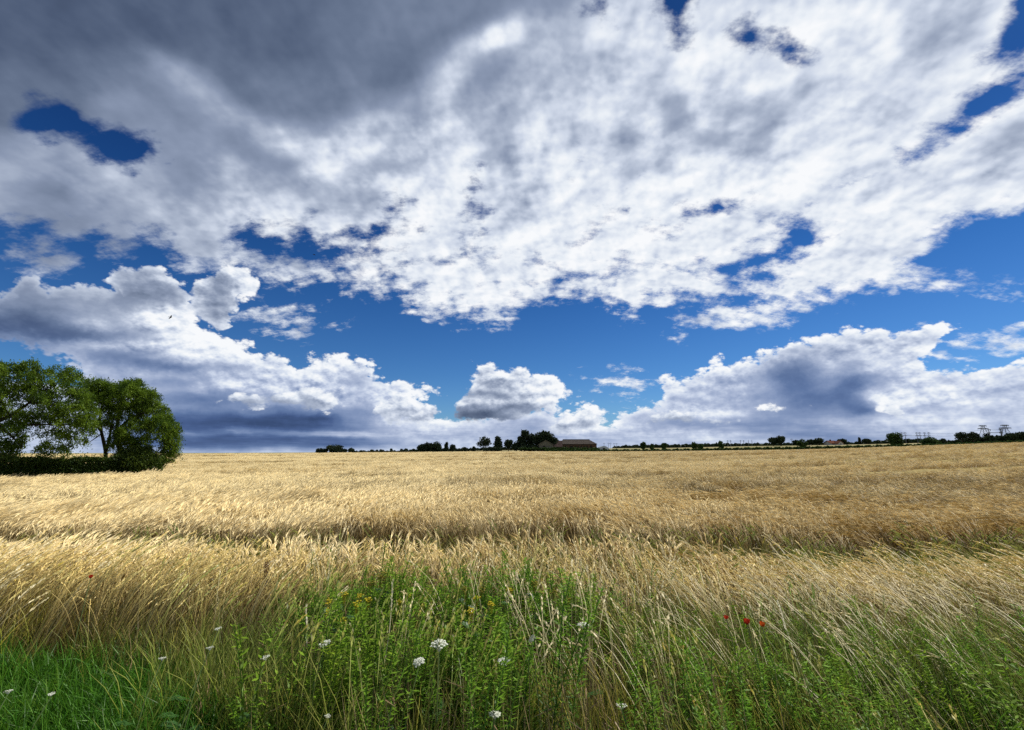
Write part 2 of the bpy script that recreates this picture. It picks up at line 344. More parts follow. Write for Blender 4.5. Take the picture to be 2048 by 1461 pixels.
def table_field(field, rank, a_in, e_in):
    """sum over k of w_k * f_k(bearing) * h_k(height), three curves to a node"""
    U, s, Vt = np.linalg.svd(field)
    rank = (rank + 2) // 3 * 3
    total = None
    for k in range(0, rank, 3):
        nodes, w = [], []
        for side in (0, 1):
            nd = g.n('ShaderNodeVectorCurve')
            mp = nd.mapping
            mp.use_clip = True
            for j in range(3):
                f = Vt[k + j] if side == 0 else U[:, k + j]
                sc = float(np.abs(f).max())
                w.append(sc)
                f = f / sc
                c = mp.curves[j]
                n = len(f)
                c.points[0].location = (-1, float(f[0]))
                c.points[len(c.points) - 1].location = (1, float(f[-1]))
                for i in range(1, n - 1):
                    c.points.new(2 * i / (n - 1) - 1, float(f[i]))
                for p in c.points: p.handle_type = 'VECTOR'
            mp.update()
            src = a_in if side == 0 else e_in
            g.put(nd.inputs[1], g.xyz(src, src, src))
            nodes.append(nd.outputs[0])
        prod = g.vm('MULTIPLY', nodes[0], nodes[1])
        wk = Vector([float(s[k + j]) * w[j] * w[3 + j] for j in range(3)])
        d = V(g, g.vm('DOT_PRODUCT', prod, wk))
        total = d if total is None else total + d
    return total


tc = g.n('ShaderNodeTexCoord')
dirn = g.vm('NORMALIZE', tc.outputs['Generated'])
sep = g.n('ShaderNodeSeparateXYZ')
g.put(sep.inputs[0], dirn)
X, Y, Z = (V(g, o) for o in sep.outputs)
deg = 180 / math.pi
az = g.m('ARCTAN2', X, Y) * deg
el = g.m('ARCSINE', Z) * deg


def coords(wa, we):
    a = (az + wa - AZ0) * (2 / (AZ1 - AZ0)) - 1
    e = (el + we - EL0) * (2 / (EL1 - EL0)) - 1
    return a, e


# --- high sheet: noise laid on a level plane so that it draws out towards the skyline
zz = g.m('MAXIMUM', Z, 0.0) + 0.42
inv = 1.0 / zz
plane = g.xyz(X * inv, Y * inv, 0.35)
w1 = g.noise(plane, 5.0, 5, 0.62, out='Color')
w1s = g.n('ShaderNodeSeparateXYZ'); g.put(w1s.inputs[0], w1)
wa1 = (V(g, w1s.outputs[0]) - 0.5) * 4.6
we1 = (V(g, w1s.outputs[1]) - 0.5) * 3.6
aA, eA = coords(wa1, we1)
covA = table_field(FIELDS[0][0], 30, aA, eA)
lumA = table_field(FIELDS[1][0], 18, aA, eA)
streakv = g.xyz(X * inv, Y * inv * 2.2, 0.35)
nA = g.noise(streakv, 5.5, 6, 0.62)
nA2 = g.noise(plane, 20.0, 4, 0.60)
densA = covA + (nA - 0.5) * 4.2 + (nA2 - 0.5) * 3.0 + 0.12
alphaA = g.step(densA, -0.55, 0.8)
soft = g.step(lumA, 0.55, 0.86)
puff = g.voro(plane, 6.5, 4, 0.55)
puff_s = g.voro(g.vm('ADD', plane, (0.030, 0.022, 0.0)), 6.5, 4, 0.55)
puff2 = g.voro(plane, 17.0, 2, 0.6)
puff2_s = g.voro(g.vm('ADD', plane, (0.012, 0.009, 0.0)), 17.0, 2, 0.6)
relA = (puff_s - puff) + (puff2_s - puff2) * 0.6
fineA = (nA2 - 0.5) * 0.13 * (soft * 0.8 + 0.2)
litA = lumA - 0.02 + (lumA - 0.84) * 0.25 * soft + relA * 0.24 * (soft * 0.8 + 0.2) + (nA - 0.5) * 0.25 * soft + fineA + (g.step(densA, 2.2, 0.3) * 0.06 * soft)

# --- heaped clouds
w2 = g.noise(g.vm('MULTIPLY', dirn, (1.0, 1.0, 1.25)), 22.0, 6, 0.58, out='Color')
w2s = g.n('ShaderNodeSeparateXYZ'); g.put(w2s.inputs[0], w2)
wa2 = (V(g, w2s.outputs[0]) - 0.5) * 2.9
we2 = (V(g, w2s.outputs[1]) - 0.5) * 2.0
flat = g.step(el, 0.5, 7.0) * 0.75 + 0.25
aB, eB = coords(wa2 * (flat * 0.6 + 0.4), we2 * flat)
covB = table_field(FIELDS[2][0], 21, aB, eB)
lumB = table_field(FIELDS[3][0], 18, aB, eB)
covC = table_field(FIELDS[4][0], 18, aB, eB)
lumC = table_field(FIELDS[5][0], 12, aB, eB)
hd = g.vm('MULTIPLY', dirn, (1.0, 1.0, 1.6))
bil = g.voro(hd, 24.0, 3, 0.6)
bil_s = g.voro(g.vm('ADD', hd, (0.006, 0.0, 0.014)), 24.0, 3, 0.6)
relB = (bil_s - bil)
fineB = g.noise(hd, 60.0, 4, 0.65)
edgeB = (0.5 - bil) * 1.3 + (fineB - 0.5) * 1.0
densB = covB + edgeB
densC = covC + edgeB * 0.8 + 0.35
alphaB = g.step(densB, -0.15, 0.45)
alphaC = g.step(densC, -0.1, 0.5)
streak = g.noise(g.vm('MULTIPLY', dirn, (6.0, 6.0, 60.0)), 2.0, 4, 0.6)
low = g.step(el, 5.0, 1.0)
big = g.noise(hd, 9.0, 2, 0.5)
big_s = g.noise(g.vm('ADD', hd, (0.010, 0.0, 0.028)), 9.0, 2, 0.5)
relG = big - big_s
lightB = g.step(lumB, 0.55, 0.88) * 0.85 + 0.15
litB = lumB + 0.03 + (relB * 0.34 + relG * 0.5) * (flat * 0.7 + 0.3) * lightB + (fineB - 0.5) * 0.09 * (lightB * 0.8 + 0.2) + (streak - 0.5) * 0.30 * low + g.step(densB, 1.5, 0.1) * 0.12
litC = lumC + (relB * 0.30 + relG * 0.5) * (g.step(lumC, 0.5, 0.85) * 0.7 + 0.3) + (fineB - 0.5) * 0.12 + g.step(densC, 1.0, 0.1) * 0.05

STOPS = [(0.0, hexc('1f2a40')), (0.28, hexc('3c4860')), (0.36, hexc('4e5c76')), (0.46, hexc('68768f')), (0.58, hexc('8a97b0')),
         (0.70, hexc('b0bbcf')), (0.80, hexc('cfd8e8')), (0.90, hexc('e8eef6')), (1.0, hexc('f8fafd'))]
colA = g.ramp(litA, STOPS)
STOPS_B = [(0.0, hexc('1d2c50')), (0.28, hexc('3a4f78')), (0.36, hexc('486090')), (0.46, hexc('5f78a6')), (0.58, hexc('8296bd')),
           (0.70, hexc('a8b6d4')), (0.80, hexc('c8d3e9')), (0.90, hexc('e4ebf5')), (1.0, hexc('f6f9fc'))]
colB = g.cmix(g.step(el, 15.0, 6.0) * 0.85, g.ramp(litB, STOPS), g.ramp(litB, STOPS_B))
colC = g.ramp(litC, STOPS)

# --- clear air between them
sky = g.n('ShaderNodeTexSky', sky_type='NISHITA')
sky.sun_disc = False
sky.sun_elevation = R(SUN_EL)
sky.sun_rotation = R(SUN_AZ)
sky.altitude = 30
sky.air_density = 1.0
sky.dust_density = 0.3
sky.ozone_density = 3.0
tint = g.ramp(g.lin(el, 0.0, 45.0), [(0.0, (0.42, 0.68, 1.0)), (0.2, (0.25, 0.51, 0.84)), (0.45, (0.125, 0.37, 0.70)), (0.7, (0.07, 0.235, 0.52)), (1.0, (0.065, 0.215, 0.46))])
skyc = g.cmix(1.0, sky.outputs[0], tint, 'MULTIPLY')
K = CLOUD_GAIN / WORLD_STRENGTH
def gain(c): return g.vm('SCALE', c, K)
c = g.cmix(alphaA, skyc, gain(colA))
c = g.cmix(alphaB, c, gain(colB))
c = g.cmix(alphaC, c, gain(colC))
haze_k = g.step(el, 2.5, -0.5) * 0.25
c = g.cmix(haze_k, c, gain(g.ramp(lumB, [(0.0, hexc('5a6c90')), (0.5, hexc('7189b2')), (0.8, hexc('a5bcdc')), (1.0, hexc('c5d6ea'))])))
below = g.step(el, -0.2, -3.0)
c = g.cmix(below, c, gain(hexc('8a8060')))
bg = g.n('ShaderNodeBackground')
g.put(bg.inputs[0], c)
bg.inputs[1].default_value = WORLD_STRENGTH
out = g.n('ShaderNodeOutputWorld')
wt.links.new(bg.outputs[0], out.inputs[0])


# ================================================================== helpers for building
COL = S.collection
def ray(px, py):
    x, u = (px - 1024) / F, (730.5 - py) / F
    return Vector((x, cp - u * sp, sp + u * cp))
def at(px, py, Yd):
    """point at depth Yd (metres ahead of the viewer) in the direction seen there"""
    d = ray(px, py)
    return Vector((0, 0, CAM_Z)) + d * (Yd / d.y)
def bearing(px):
    d = ray(px, 902.7)
    return math.degrees(math.atan2(d.x, d.y))
def elev(py): return math.tan(math.atan((730.5 - py) / F) + R(PITCH))   # rise per metre of depth
def xat(px, Yd, z=0.0):
    return (px - 1024) / F * (Yd * cp + (z - CAM_Z) * sp)

def tag(o, label=None, cat=None, group=None, kind=None):
    if label: o['label'] = label
    if cat: o['category'] = cat
    if group: o['group'] = group
    if kind: o['kind'] = kind
    return o
def empty(name, loc, rz=0.0):
    o = bpy.data.objects.new(name, None)
    o.empty_display_size = 0.2
    COL.objects.link(o)
    o.location = loc
    o.rotation_euler = (0, 0, rz)
    return o


class MB:
    """collects polygons with a per-vertex float 'h' (along the plant) and 'v' (variation)"""
    def __init__(self): self.v, self.f, self.h, self.r = [], [], [], []
    def vert(self, p, h=0.0, r=0.0):
        self.v.append((p[0], p[1], p[2])); self.h.append(h); self.r.append(r)
        return len(self.v) - 1
    def face(self, *i): self.f.append(i)
    def mesh(self, name):
        me = bpy.data.meshes.new(name)
        me.from_pydata(self.v, [], self.f)
        for nm, d in (('h', self.h), ('v', self.r)):
            a = me.attributes.new(nm, 'FLOAT', 'POINT')
            a.data.foreach_set('value', d)
        me.update()
        return me
    def obj(self, name, mat, parent=None, smooth=False, link=True):
        me = self.mesh(name)
        if mat: me.materials.append(mat)
        if smooth: me.shade_smooth()
        o = bpy.data.objects.new(name, me)
        if link: COL.objects.link(o)
        if parent: o.parent = parent
        return o
    def ribbon(self, pts, w, h0=0.0, h1=1.0, r=0.0, side=None, taper=True):
        n = len(pts)
        prev = None
        for i, p in enumerate(pts):
            t = (pts[min(i + 1, n - 1)] - pts[max(i - 1, 0)]).normalized()
            s = side if side is not None else Vector((1, 0, 0))
            s = (s - t * s.dot(t)).normalized()
            k = i / (n - 1)
            ww = w * ((1 - k) ** 0.6 if taper else 1.0) * 0.5
            hh = h0 + (h1 - h0) * k
            if taper and i == n - 1:
                c = self.vert(p, hh, r)
                self.face(prev[0], prev[1], c)
                break
            a = self.vert(p - s * ww, hh, r); b = self.vert(p + s * ww, hh, r)
            if prev: self.face(prev[0], prev[1], b, a)
            prev = (a, b)
    def tube(self, pts, rad, seg=6, h0=0.0, h1=1.0, r=0.0, cap=True):
        rings = []
        n = len(pts)
        ref = Vector((0.31, 0.9, 0.2))
        for i, p in enumerate(pts):
            t = (pts[min(i + 1, n - 1)] - pts[max(i - 1, 0)]).normalized()
            a = t.cross(ref)
            if a.length < 1e-3: a = t.cross(Vector((1, 0, 0)))
            a.normalize(); b = t.cross(a)
            rr = rad[i] if hasattr(rad, '__len__') else rad
            hh = h0 + (h1 - h0) * i / max(n - 1, 1)
            rings.append([self.vert(p + (a * math.cos(2 * math.pi * k / seg) + b * math.sin(2 * math.pi * k / seg)) * rr, hh, r) for k in range(seg)])
        for i in range(n - 1):
            for k in range(seg):
                self.face(rings[i][k], rings[i][(k + 1) % seg], rings[i + 1][(k + 1) % seg], rings[i + 1][k])
        if cap:
            self.f.append(tuple(reversed(rings[0]))); self.f.append(tuple(rings[-1]))
    def box(self, lo, hi, r=0.0):
        x0, y0, z0 = lo; x1, y1, z1 = hi
        i = [self.vert(p, 0, r) for p in ((x0, y0, z0), (x1, y0, z0), (x1, y1, z0), (x0, y1, z0), (x0, y0, z1), (x1, y0, z1), (x1, y1, z1), (x0, y1, z1))]
        for q in ((0, 3, 2, 1), (4, 5, 6, 7), (0, 1, 5, 4), (1, 2, 6, 5), (2, 3, 7, 6), (3, 0, 4, 7)): self.face(*[i[k] for k in q])
    def leaf(self, p, d, nrm, L, w, h=0.5, r=0.0):
        d = d.normalized()
        s = d.cross(nrm)
        if s.length < 1e-4: s = d.cross(Vector((0.3, 0.2, 1)))
        s.normalize()
        a = self.vert(p, h, r); b = self.vert(p + d * L * 0.5 + s * w * 0.5, h, r)
        c = self.vert(p + d * L, h, r); e = self.vert(p + d * L * 0.5 - s * w * 0.5, h, r)
        self.face(a, b, c, e)


def new_mat(name):
    m = bpy.data.materials.new(name)
    m.use_nodes = True
    m.node_tree.nodes.clear()
    return m, G(m.node_tree)
def finish(gm, shader):
    o = gm.n('ShaderNodeOutputMaterial')
    gm.t.links.new(shader, o.inputs[0])
def attr(gm, name, typ='GEOMETRY'):
    nd = gm.n('ShaderNodeAttribute', attribute_type=typ)
    nd.attribute_name = name
    return V(gm, nd.outputs['Fac'])
def leafy(gm, col, trans=0.35, gloss=0.04, tcol=None):
    d = gm.n('ShaderNodeBsdfDiffuse'); gm.put(d.inputs[0], col)
    t = gm.n('ShaderNodeBsdfTranslucent'); gm.put(t.inputs[0], col if tcol is None else tcol)
    mx = gm.n('ShaderNodeMixShader'); mx.inputs[0].default_value = trans
    gm.t.links.new(d.outputs[0], mx.inputs[1]); gm.t.links.new(t.outputs[0], mx.inputs[2])
    if gloss <= 0: return mx.outputs[0]
    gl = gm.n('ShaderNodeBsdfGlossy'); gl.inputs['Roughness'].default_value = 0.45
    gl.inputs[0].default_value = (1, 1, 1, 1)
    m2 = gm.n('ShaderNodeMixShader'); m2.inputs[0].default_value = gloss
    gm.t.links.new(mx.outputs[0], m2.inputs[1]); gm.t.links.new(gl.outputs[0], m2.inputs[2])
    return m2.outputs[0]
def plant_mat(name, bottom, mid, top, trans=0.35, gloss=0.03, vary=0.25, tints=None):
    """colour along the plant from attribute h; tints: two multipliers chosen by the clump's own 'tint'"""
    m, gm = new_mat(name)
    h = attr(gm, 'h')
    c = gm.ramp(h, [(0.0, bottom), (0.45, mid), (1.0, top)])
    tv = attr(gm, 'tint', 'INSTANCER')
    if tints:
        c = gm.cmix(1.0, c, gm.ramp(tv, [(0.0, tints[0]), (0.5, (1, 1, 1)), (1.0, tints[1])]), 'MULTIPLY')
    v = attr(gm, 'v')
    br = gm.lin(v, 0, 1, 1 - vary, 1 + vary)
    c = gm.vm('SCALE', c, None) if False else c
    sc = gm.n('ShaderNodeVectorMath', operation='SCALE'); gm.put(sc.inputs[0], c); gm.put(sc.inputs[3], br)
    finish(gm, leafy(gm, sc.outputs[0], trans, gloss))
    return m


# ================================================================== terrain
CROP_H = 0.75
_pxk = [-900, -200, 200, 450, 800, 1024, 1300, 1600, 2048, 2600]
_rows = {                                   # ground height at fixed distances along each bearing
    0.0: [0] * 10, 5.0: [0] * 10,
    10.0: [-0.15, -0.15, -0.12, -0.08, -0.03, 0, 0, 0.02, 0.05, 0.05],
    25.0: [-0.42, -0.42, -0.40, -0.34, -0.22, -0.15, -0.1, 0.0, 0.15, 0.2],
    48.0: [-0.80, -0.80, -0.74, -0.62, -0.50, -0.45, -0.3, 0.1, 0.7, 0.9],
    75.0: [-1.25, -1.25, -1.2, -1.05, -0.7, -0.55, -0.2, 0.4, 1.4, 1.7],
    130.0: [-1.0, -1.0, -0.95, -0.8, -0.3, -0.05, 0.3, 1.2, 2.7, 3.1]}
_b = np.array([bearing(p) for p in _pxk])
B_AZ = np.linspace(-80, 80, 161)
def _curve(pxs, vals): return np.interp(B_AZ, [bearing(p) for p in pxs], vals)
rB = _curve([-200, 450, 1024, 1500, 2048, 2300], [215, 225, 260, 240, 200, 190])
yB = _curve([-900, 330, 600, 800, 1000, 1200, 1400, 1600, 1800, 2048, 2300], [909, 908.5, 906.5, 905, 903.5, 903.5, 902, 899.5, 895.5, 888.5, 880])
yF = _curve([-900, 330, 600, 800, 900, 1000, 1200, 1350, 1500, 1700, 1850, 2048, 2300], [912, 912, 908.5, 904, 900, 898, 897, 896, 892.5, 889.5, 886, 878, 868])
cosb = np.cos(np.radians(B_AZ))
el_of = lambda y: np.tan(np.arctan((730.5 - y) / F) + R(PITCH))
zB = CAM_Z + rB * cosb * el_of(yB) - CROP_H
zF = CAM_Z + 2 * rB * cosb * el_of(yF)
LR = np.linspace(0, math.log(1 + 9000), 300)
Rr = np.exp(LR) - 1
TZ = np.zeros((len(B_AZ), len(LR)))
for i, b in enumerate(B_AZ):
    rr, zz_ = [], []
    for r_, row in _rows.items():
        rr.append(r_); zz_.append(float(np.interp(b, _b, row)))
    rr += [rB[i], rB[i] * 1.12, rB[i] * 2, 1200, 9000]
    zz_ += [zB[i], zB[i] + 0.15, zF[i], zF[i] * 1.0 - 0.5, zF[i] - 25]
    TZ[i] = np.interp(Rr, rr, zz_)
k = np.exp(-np.linspace(-2, 2, 9) ** 2); k /= k.sum()
for i in range(TZ.shape[0]): TZ[i] = np.convolve(np.pad(TZ[i], 4, 'edge'), k, 'valid')
k2 = np.exp(-np.linspace(-2, 2, 7) ** 2); k2 /= k2.sum()
for j in range(TZ.shape[1]): TZ[:, j] = np.convolve(np.pad(TZ[:, j], 3, 'edge'), k2, 'valid')

def ground(x, y):
    """ground height, arrays or scalars"""
    x = np.asarray(x, float); y = np.asarray(y, float)
    b = np.degrees(np.arctan2(x, np.maximum(y, 1e-3)))
    b = np.clip(b, -79.9, 79.9)
    r = np.hypot(x, np.maximum(y, 0))
    bi = b + 80
    i0 = np.floor(bi).astype(int); fb = bi - i0
    lr = np.log(1 + r) / LR[1]
    j0 = np.clip(np.floor(lr).astype(int), 0, len(LR) - 2); fr = np.clip(lr - j0, 0, 1)
    z = (TZ[i0, j0] * (1 - fb) + TZ[i0 + 1, j0] * fb) * (1 - fr) + (TZ[i0, j0 + 1] * (1 - fb) + TZ[i0 + 1, j0 + 1] * fb) * fr
    return z
def gz(x, y): return float(ground(x, y))
def rbound(x, y):
    return np.interp(np.degrees(np.arctan2(x, y)), B_AZ, rB)

def sheet(name, inner, outer, nb, nr, dz, mat, b0=-80, b1=80, wob=0.0, extra=None):
    """a fan of terrain between two distances, raised by dz"""
    bs = np.radians(np.linspace(b0, b1, nb))
    verts, faces = [], []
    for i, b in enumerate(bs):
        ri = inner(b) if callable(inner) else inner
        ro = outer(b) if callable(outer) else outer
        rs = ri + (np.exp(np.linspace(0, math.log(1 + (ro - ri)), nr)) - 1)
        xs, ys = rs * math.sin(b), rs * math.cos(b)
        zs = ground(xs, ys) + dz
        if extra is not None: zs = zs + extra(xs, ys)
        verts += list(zip(xs.tolist(), ys.tolist(), zs.tolist()))
    for i in range(nb - 1):
        for j in range(nr - 1):
            a = i * nr + j
            faces.append((a, a + nr, a + nr + 1, a + 1))
    me = bpy.data.meshes.new(name)
    me.from_pydata(verts, [], faces)
    me.shade_smooth()
    me.materials.append(mat)
    o = bpy.data.objects.new(name, me)
    COL.objects.link(o)
    o['kind'] = 'structure'
    return o

# soil and far land
m_soil, gm = new_mat('soil')
geo = gm.n('ShaderNodeNewGeometry').outputs['Position']
n1 = gm.noise(geo, 0.35, 5, 0.6); n2 = gm.noise(geo, 9.0, 5, 0.65)
c = gm.ramp(n1 * 0.5 + n2 * 0.5, [(0.3, (0.016, 0.014, 0.008)), (0.5, (0.035, 0.028, 0.015)), (0.7, (0.07, 0.055, 0.03))])
d = gm.n('ShaderNodeBsdfDiffuse'); gm.put(d.inputs[0], c); finish(gm, d.outputs[0])

m_land, gm = new_mat('far_land')
geo = gm.n('ShaderNodeNewGeometry').outputs['Position']
sx = gm.n('ShaderNodeSeparateXYZ'); gm.put(sx.inputs[0], geo)
strip = gm.noise(gm.xyz(V(gm, sx.outputs[0]) * 0.004, V(gm, sx.outputs[1]) * 0.03, 0.0), 1.0, 3, 0.5)
n2 = gm.noise(geo, 0.6, 5, 0.7)
c = gm.ramp(strip * 0.8 + n2 * 0.2, [(0.38, (0.075, 0.095, 0.030)), (0.46, (0.22, 0.19, 0.095)), (0.54, (0.36, 0.31, 0.18)), (0.62, (0.12, 0.13, 0.05))])
d = gm.n('ShaderNodeBsdfDiffuse'); gm.put(d.inputs[0], c); finish(gm, d.outputs[0])

sheet('ground', 0.0, 9000, 161, 220, 0.0, m_soil, -180, 180)
far = sheet('far_fields', lambda b: float(np.interp(math.degrees(b), B_AZ, rB)) + 1.5, 8990, 161, 120, 0.05, m_land)


# ================================================================== the barley
HIDE = bpy.data.collections.new('plant_sources')       # never linked: only feeds the scatter nodes
def source_collection(name, objs):
    c = bpy.data.collections.new(name)
    for o in objs: c.objects.link(o)
    return c

def scatter(name, pts, rot, scl, var, tint, sources, mat=None):
    """one object whose points carry plants from the given sources"""
    n = len(pts)
    me = bpy.data.meshes.new(name)
    me.vertices.add(n)
    me.vertices.foreach_set('co', np.asarray(pts, np.float32).ravel())
    for nm, typ, key, d in (('rot', 'FLOAT_VECTOR', 'vector', rot), ('scl', 'FLOAT_VECTOR', 'vector', scl), ('tint', 'FLOAT', 'value', tint), ('var', 'INT', 'value', var)):
        a = me.attributes.new(nm, typ, 'POINT')
        a.data.foreach_set(key, np.asarray(d, np.int32 if typ == 'INT' else np.float32).ravel())
    me.update()
    o = bpy.data.objects.new(name, me)
    COL.objects.link(o)
    col = source_collection(name + '_plants', sources)
    ng = bpy.data.node_groups.new(name + '_scatter', 'GeometryNodeTree')
    ng.interface.new_socket('Geometry', in_out='INPUT', socket_type='NodeSocketGeometry')
    ng.interface.new_socket('Geometry', in_out='OUTPUT', socket_type='NodeSocketGeometry')
    gi, go = ng.nodes.new('NodeGroupInput'), ng.nodes.new('NodeGroupOutput')
    ci = ng.nodes.new('GeometryNodeCollectionInfo')
    ci.inputs['Collection'].default_value = col
    ci.inputs['Separate Children'].default_value = True
    ci.inputs['Reset Children'].default_value = True
    ip = ng.nodes.new('GeometryNodeInstanceOnPoints')
    ip.inputs['Pick Instance'].default_value = True
    def na(nm, typ):
        nd = ng.nodes.new('GeometryNodeInputNamedAttribute')
        nd.data_type = typ
        nd.inputs['Name'].default_value = nm
        return nd.outputs['Attribute']
    L = ng.links
    L.new(gi.outputs[0], ip.inputs['Points'])
    L.new(ci.outputs[0], ip.inputs['Instance'])
    L.new(na('var', 'INT'), ip.inputs['Instance Index'])
    e2r = ng.nodes.new('FunctionNodeEulerToRotation')
    L.new(na('rot', 'FLOAT_VECTOR'), e2r.inputs[0])
    L.new(e2r.outputs[0], ip.inputs['Rotation'])
    L.new(na('scl', 'FLOAT_VECTOR'), ip.inputs['Scale'])
    L.new(ip.outputs[0], go.inputs[0])
    md = o.modifiers.new('scatter', 'NODES')
    md.node_group = ng
    return o

rng = np.random.default_rng(11)
U = lambda a, b: random.uniform(a, b)

def bend(h, lean, base_lean=0.08, az=0.0, n=5, p=Vector((0, 0, 0)), sag=0.0):
    """points of a stem of length h that bends towards +Y rotated by az"""
    pts = [p.copy()]
    q = p.copy()
    for i in range(n):
        k = (i + 0.5) / n
        a = base_lean + (lean - base_lean) * k ** 1.4 + sag * max(0, k - 0.7)
        q = q + Vector((math.sin(az) * math.sin(a), math.cos(az) * math.sin(a), math.cos(a))) * (h / n)
        pts.append(q.copy())
    return pts

def barley(m, p, H, lean, az, width=0.004, awns=7, leaves=2, ear=0.075, seg=5, awn_len=0.13, awn_w=0.0014):
    v = random.random()
    pts = bend(H, lean, 0.1, az, seg, p)
    m.ribbon(pts, width, 0.0, 0.8, v, side=Vector((math.cos(U(-1, 1)), math.sin(U(-1, 1)), 0)), taper=False)
    t = (pts[-1] - pts[-2]).normalized()
    droop = Vector((math.sin(az), math.cos(az), -0.5))
    # ear: a flattened three-sided spindle that nods
    e0 = pts[-1]; e1 = e0 + (t + droop * 0.25).normalized() * ear * 0.5; e2 = e1 + (t + droop * 0.6).normalized() * ear * 0.5
    m.tube([e0, e0.lerp(e1, 0.5), e1, e2], [0.002, 0.007, 0.007, 0.003], 3, 0.9, 1.0, v, cap=False)
    t2 = (e2 - e1).normalized()
    for i in range(awns):
        b = e0.lerp(e2, 0.15 + 0.85 * i / max(awns - 1, 1))
        sp_ = Vector((U(-1, 1), U(-1, 1), U(-1, 1))) * 0.17
        d = (t2 + sp_).normalized()
        L = awn_len * U(0.8, 1.15)
        s = d.cross(Vector((U(-1, 1), U(-1, 1), U(-1, 1)))).normalized() * awn_w
        a = m.vert(b - s, 0.95, v); c2 = m.vert(b + s, 0.95, v); e = m.vert(b + d * L + droop * 0.015, 1.0, v)
        m.face(a, c2, e)
    for i in range(leaves):
        k = U(0.15, 0.7)
        q = pts[0].lerp(pts[-1], k) if False else pts[max(1, int(k * seg))]
        aa = az + U(-2.2, 2.2)
        L = U(0.12, 0.24)
        m.ribbon([q, q + Vector((math.sin(aa) * 0.4, math.cos(aa) * 0.4, 0.45)) * L * 0.7, q + Vector((math.sin(aa), math.cos(aa), 0.1)) * L], 0.009, 0.35 * k, 0.5, v)

def clump(name, mat, count, rad, H, lean, **kw):
    m = MB()
    for i in range(count):
        a, r_ = U(0, 6.283), rad * math.sqrt(random.random())
        barley(m, Vector((r_ * math.cos(a), r_ * math.sin(a), 0)), H * U(0.86, 1.1), lean + U(-0.22, 0.22), U(-0.45, 0.45), **kw)
    return m.obj(name, mat, link=False)

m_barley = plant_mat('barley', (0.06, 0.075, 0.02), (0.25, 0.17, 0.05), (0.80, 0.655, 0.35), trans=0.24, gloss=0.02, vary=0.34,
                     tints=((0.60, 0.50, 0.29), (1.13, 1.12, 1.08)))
near_src = [clump('barley_near', m_barley, 14, 0.095, 0.86, 0.95, width=0.005, awns=8, awn_w=0.0022, ear=0.085) for _ in range(8)]
mid_src = [clump('barley_mid', m_barley, 26, 0.22, 0.86, 0.95, width=0.008, awns=4, leaves=1, seg=3, awn_w=0.0045, awn_len=0.15) for _ in range(5)]
far_src = [clump('barley_far', m_barley, 46, 0.50, 0.84, 0.95, width=0.014, awns=2, leaves=0, seg=2, awn_w=0.012, awn_len=0.22, ear=0.10) for _ in range(4)]

# wheel tracks run across the view: depth of each as a function of x
def tracks(x, y):
    """1 inside a wheel track"""
    o = np.zeros_like(x)
    w0 = 0.10 * np.sin(x * 0.9) + 0.06 * np.sin(x * 2.3 + 1)
    first = 5.95 - 0.055 * np.clip(x, -9, 9) + w0
    wid = 0.84 + 0.14 * np.sin(x * 0.7 + 2) + 0.16 * np.clip(x / 6, 0, 1)
    o = np.maximum(o, (np.abs(y - first) < wid))
    for k_, (yy, w) in enumerate(((10.2, 0.40), (13.6, 0.80), (16.9, 0.75), (24.0, 1.3), (33.0, 2.3), (40.0, 1.8), (58.0, 3.6), (84, 4.6), (112.0, 6), (150, 8), (200, 9))):
        c_ = yy + 0.02 * x + 0.35 * np.sin(x * 0.11 + k_) + 0.08 * np.sin(x * 0.8 + k_)
        broken = np.sin(x * 0.35 + k_ * 1.7) + 0.6 * np.sin(x * 0.93 + k_) > -0.75
        o = np.maximum(o, (np.abs(y - c_) < w) & broken)
    return o

def fbm2(x, y, s, seed=0.0):
    """smooth variation over the ground, 0..1"""
    o = (np.sin(x * s * 1.0 + 1.3 * np.sin(y * s * 0.7 + seed) + seed) + np.sin(y * s * 1.3 + 1.7 * np.sin(x * s * 0.5 - seed) + 2 * seed)
         + 0.6 * np.sin(x * s * 2.3 + y * s * 1.9 + 3 * seed) + 0.5 * np.sin(y * s * 3.1 - x * s * 2.7 + seed))
    return 0.5 + o / 6.2

def field_points(r0, r1, cell, jitter=0.5, bmax=58):
    """jittered grid over the fan between two distances"""
    ext = r1
    xs = np.arange(-ext, ext, cell); ys = np.arange(4.0, ext, cell)
    gx, gy = np.meshgrid(xs, ys)
    gx = gx.ravel() + rng.uniform(-jitter, jitter, gx.size) * cell
    gy = gy.ravel() + rng.uniform(-jitter, jitter, gy.size) * cell
    b = np.degrees(np.arctan2(gx, gy)); r_ = np.hypot(gx, gy)
    k = (np.abs(b) < bmax) & (r_ >= r0) & (r_ < r1) & (r_ < rbound(gx, gy))
    front = 4.55 + 0.12 * np.sin(gx * 1.7) + 0.1 * np.sin(gx * 4.1 + 1)
    k &= gy > front
    return gx[k], gy[k]

def tree_clear(x, y):
    return np.zeros(x.shape, bool)

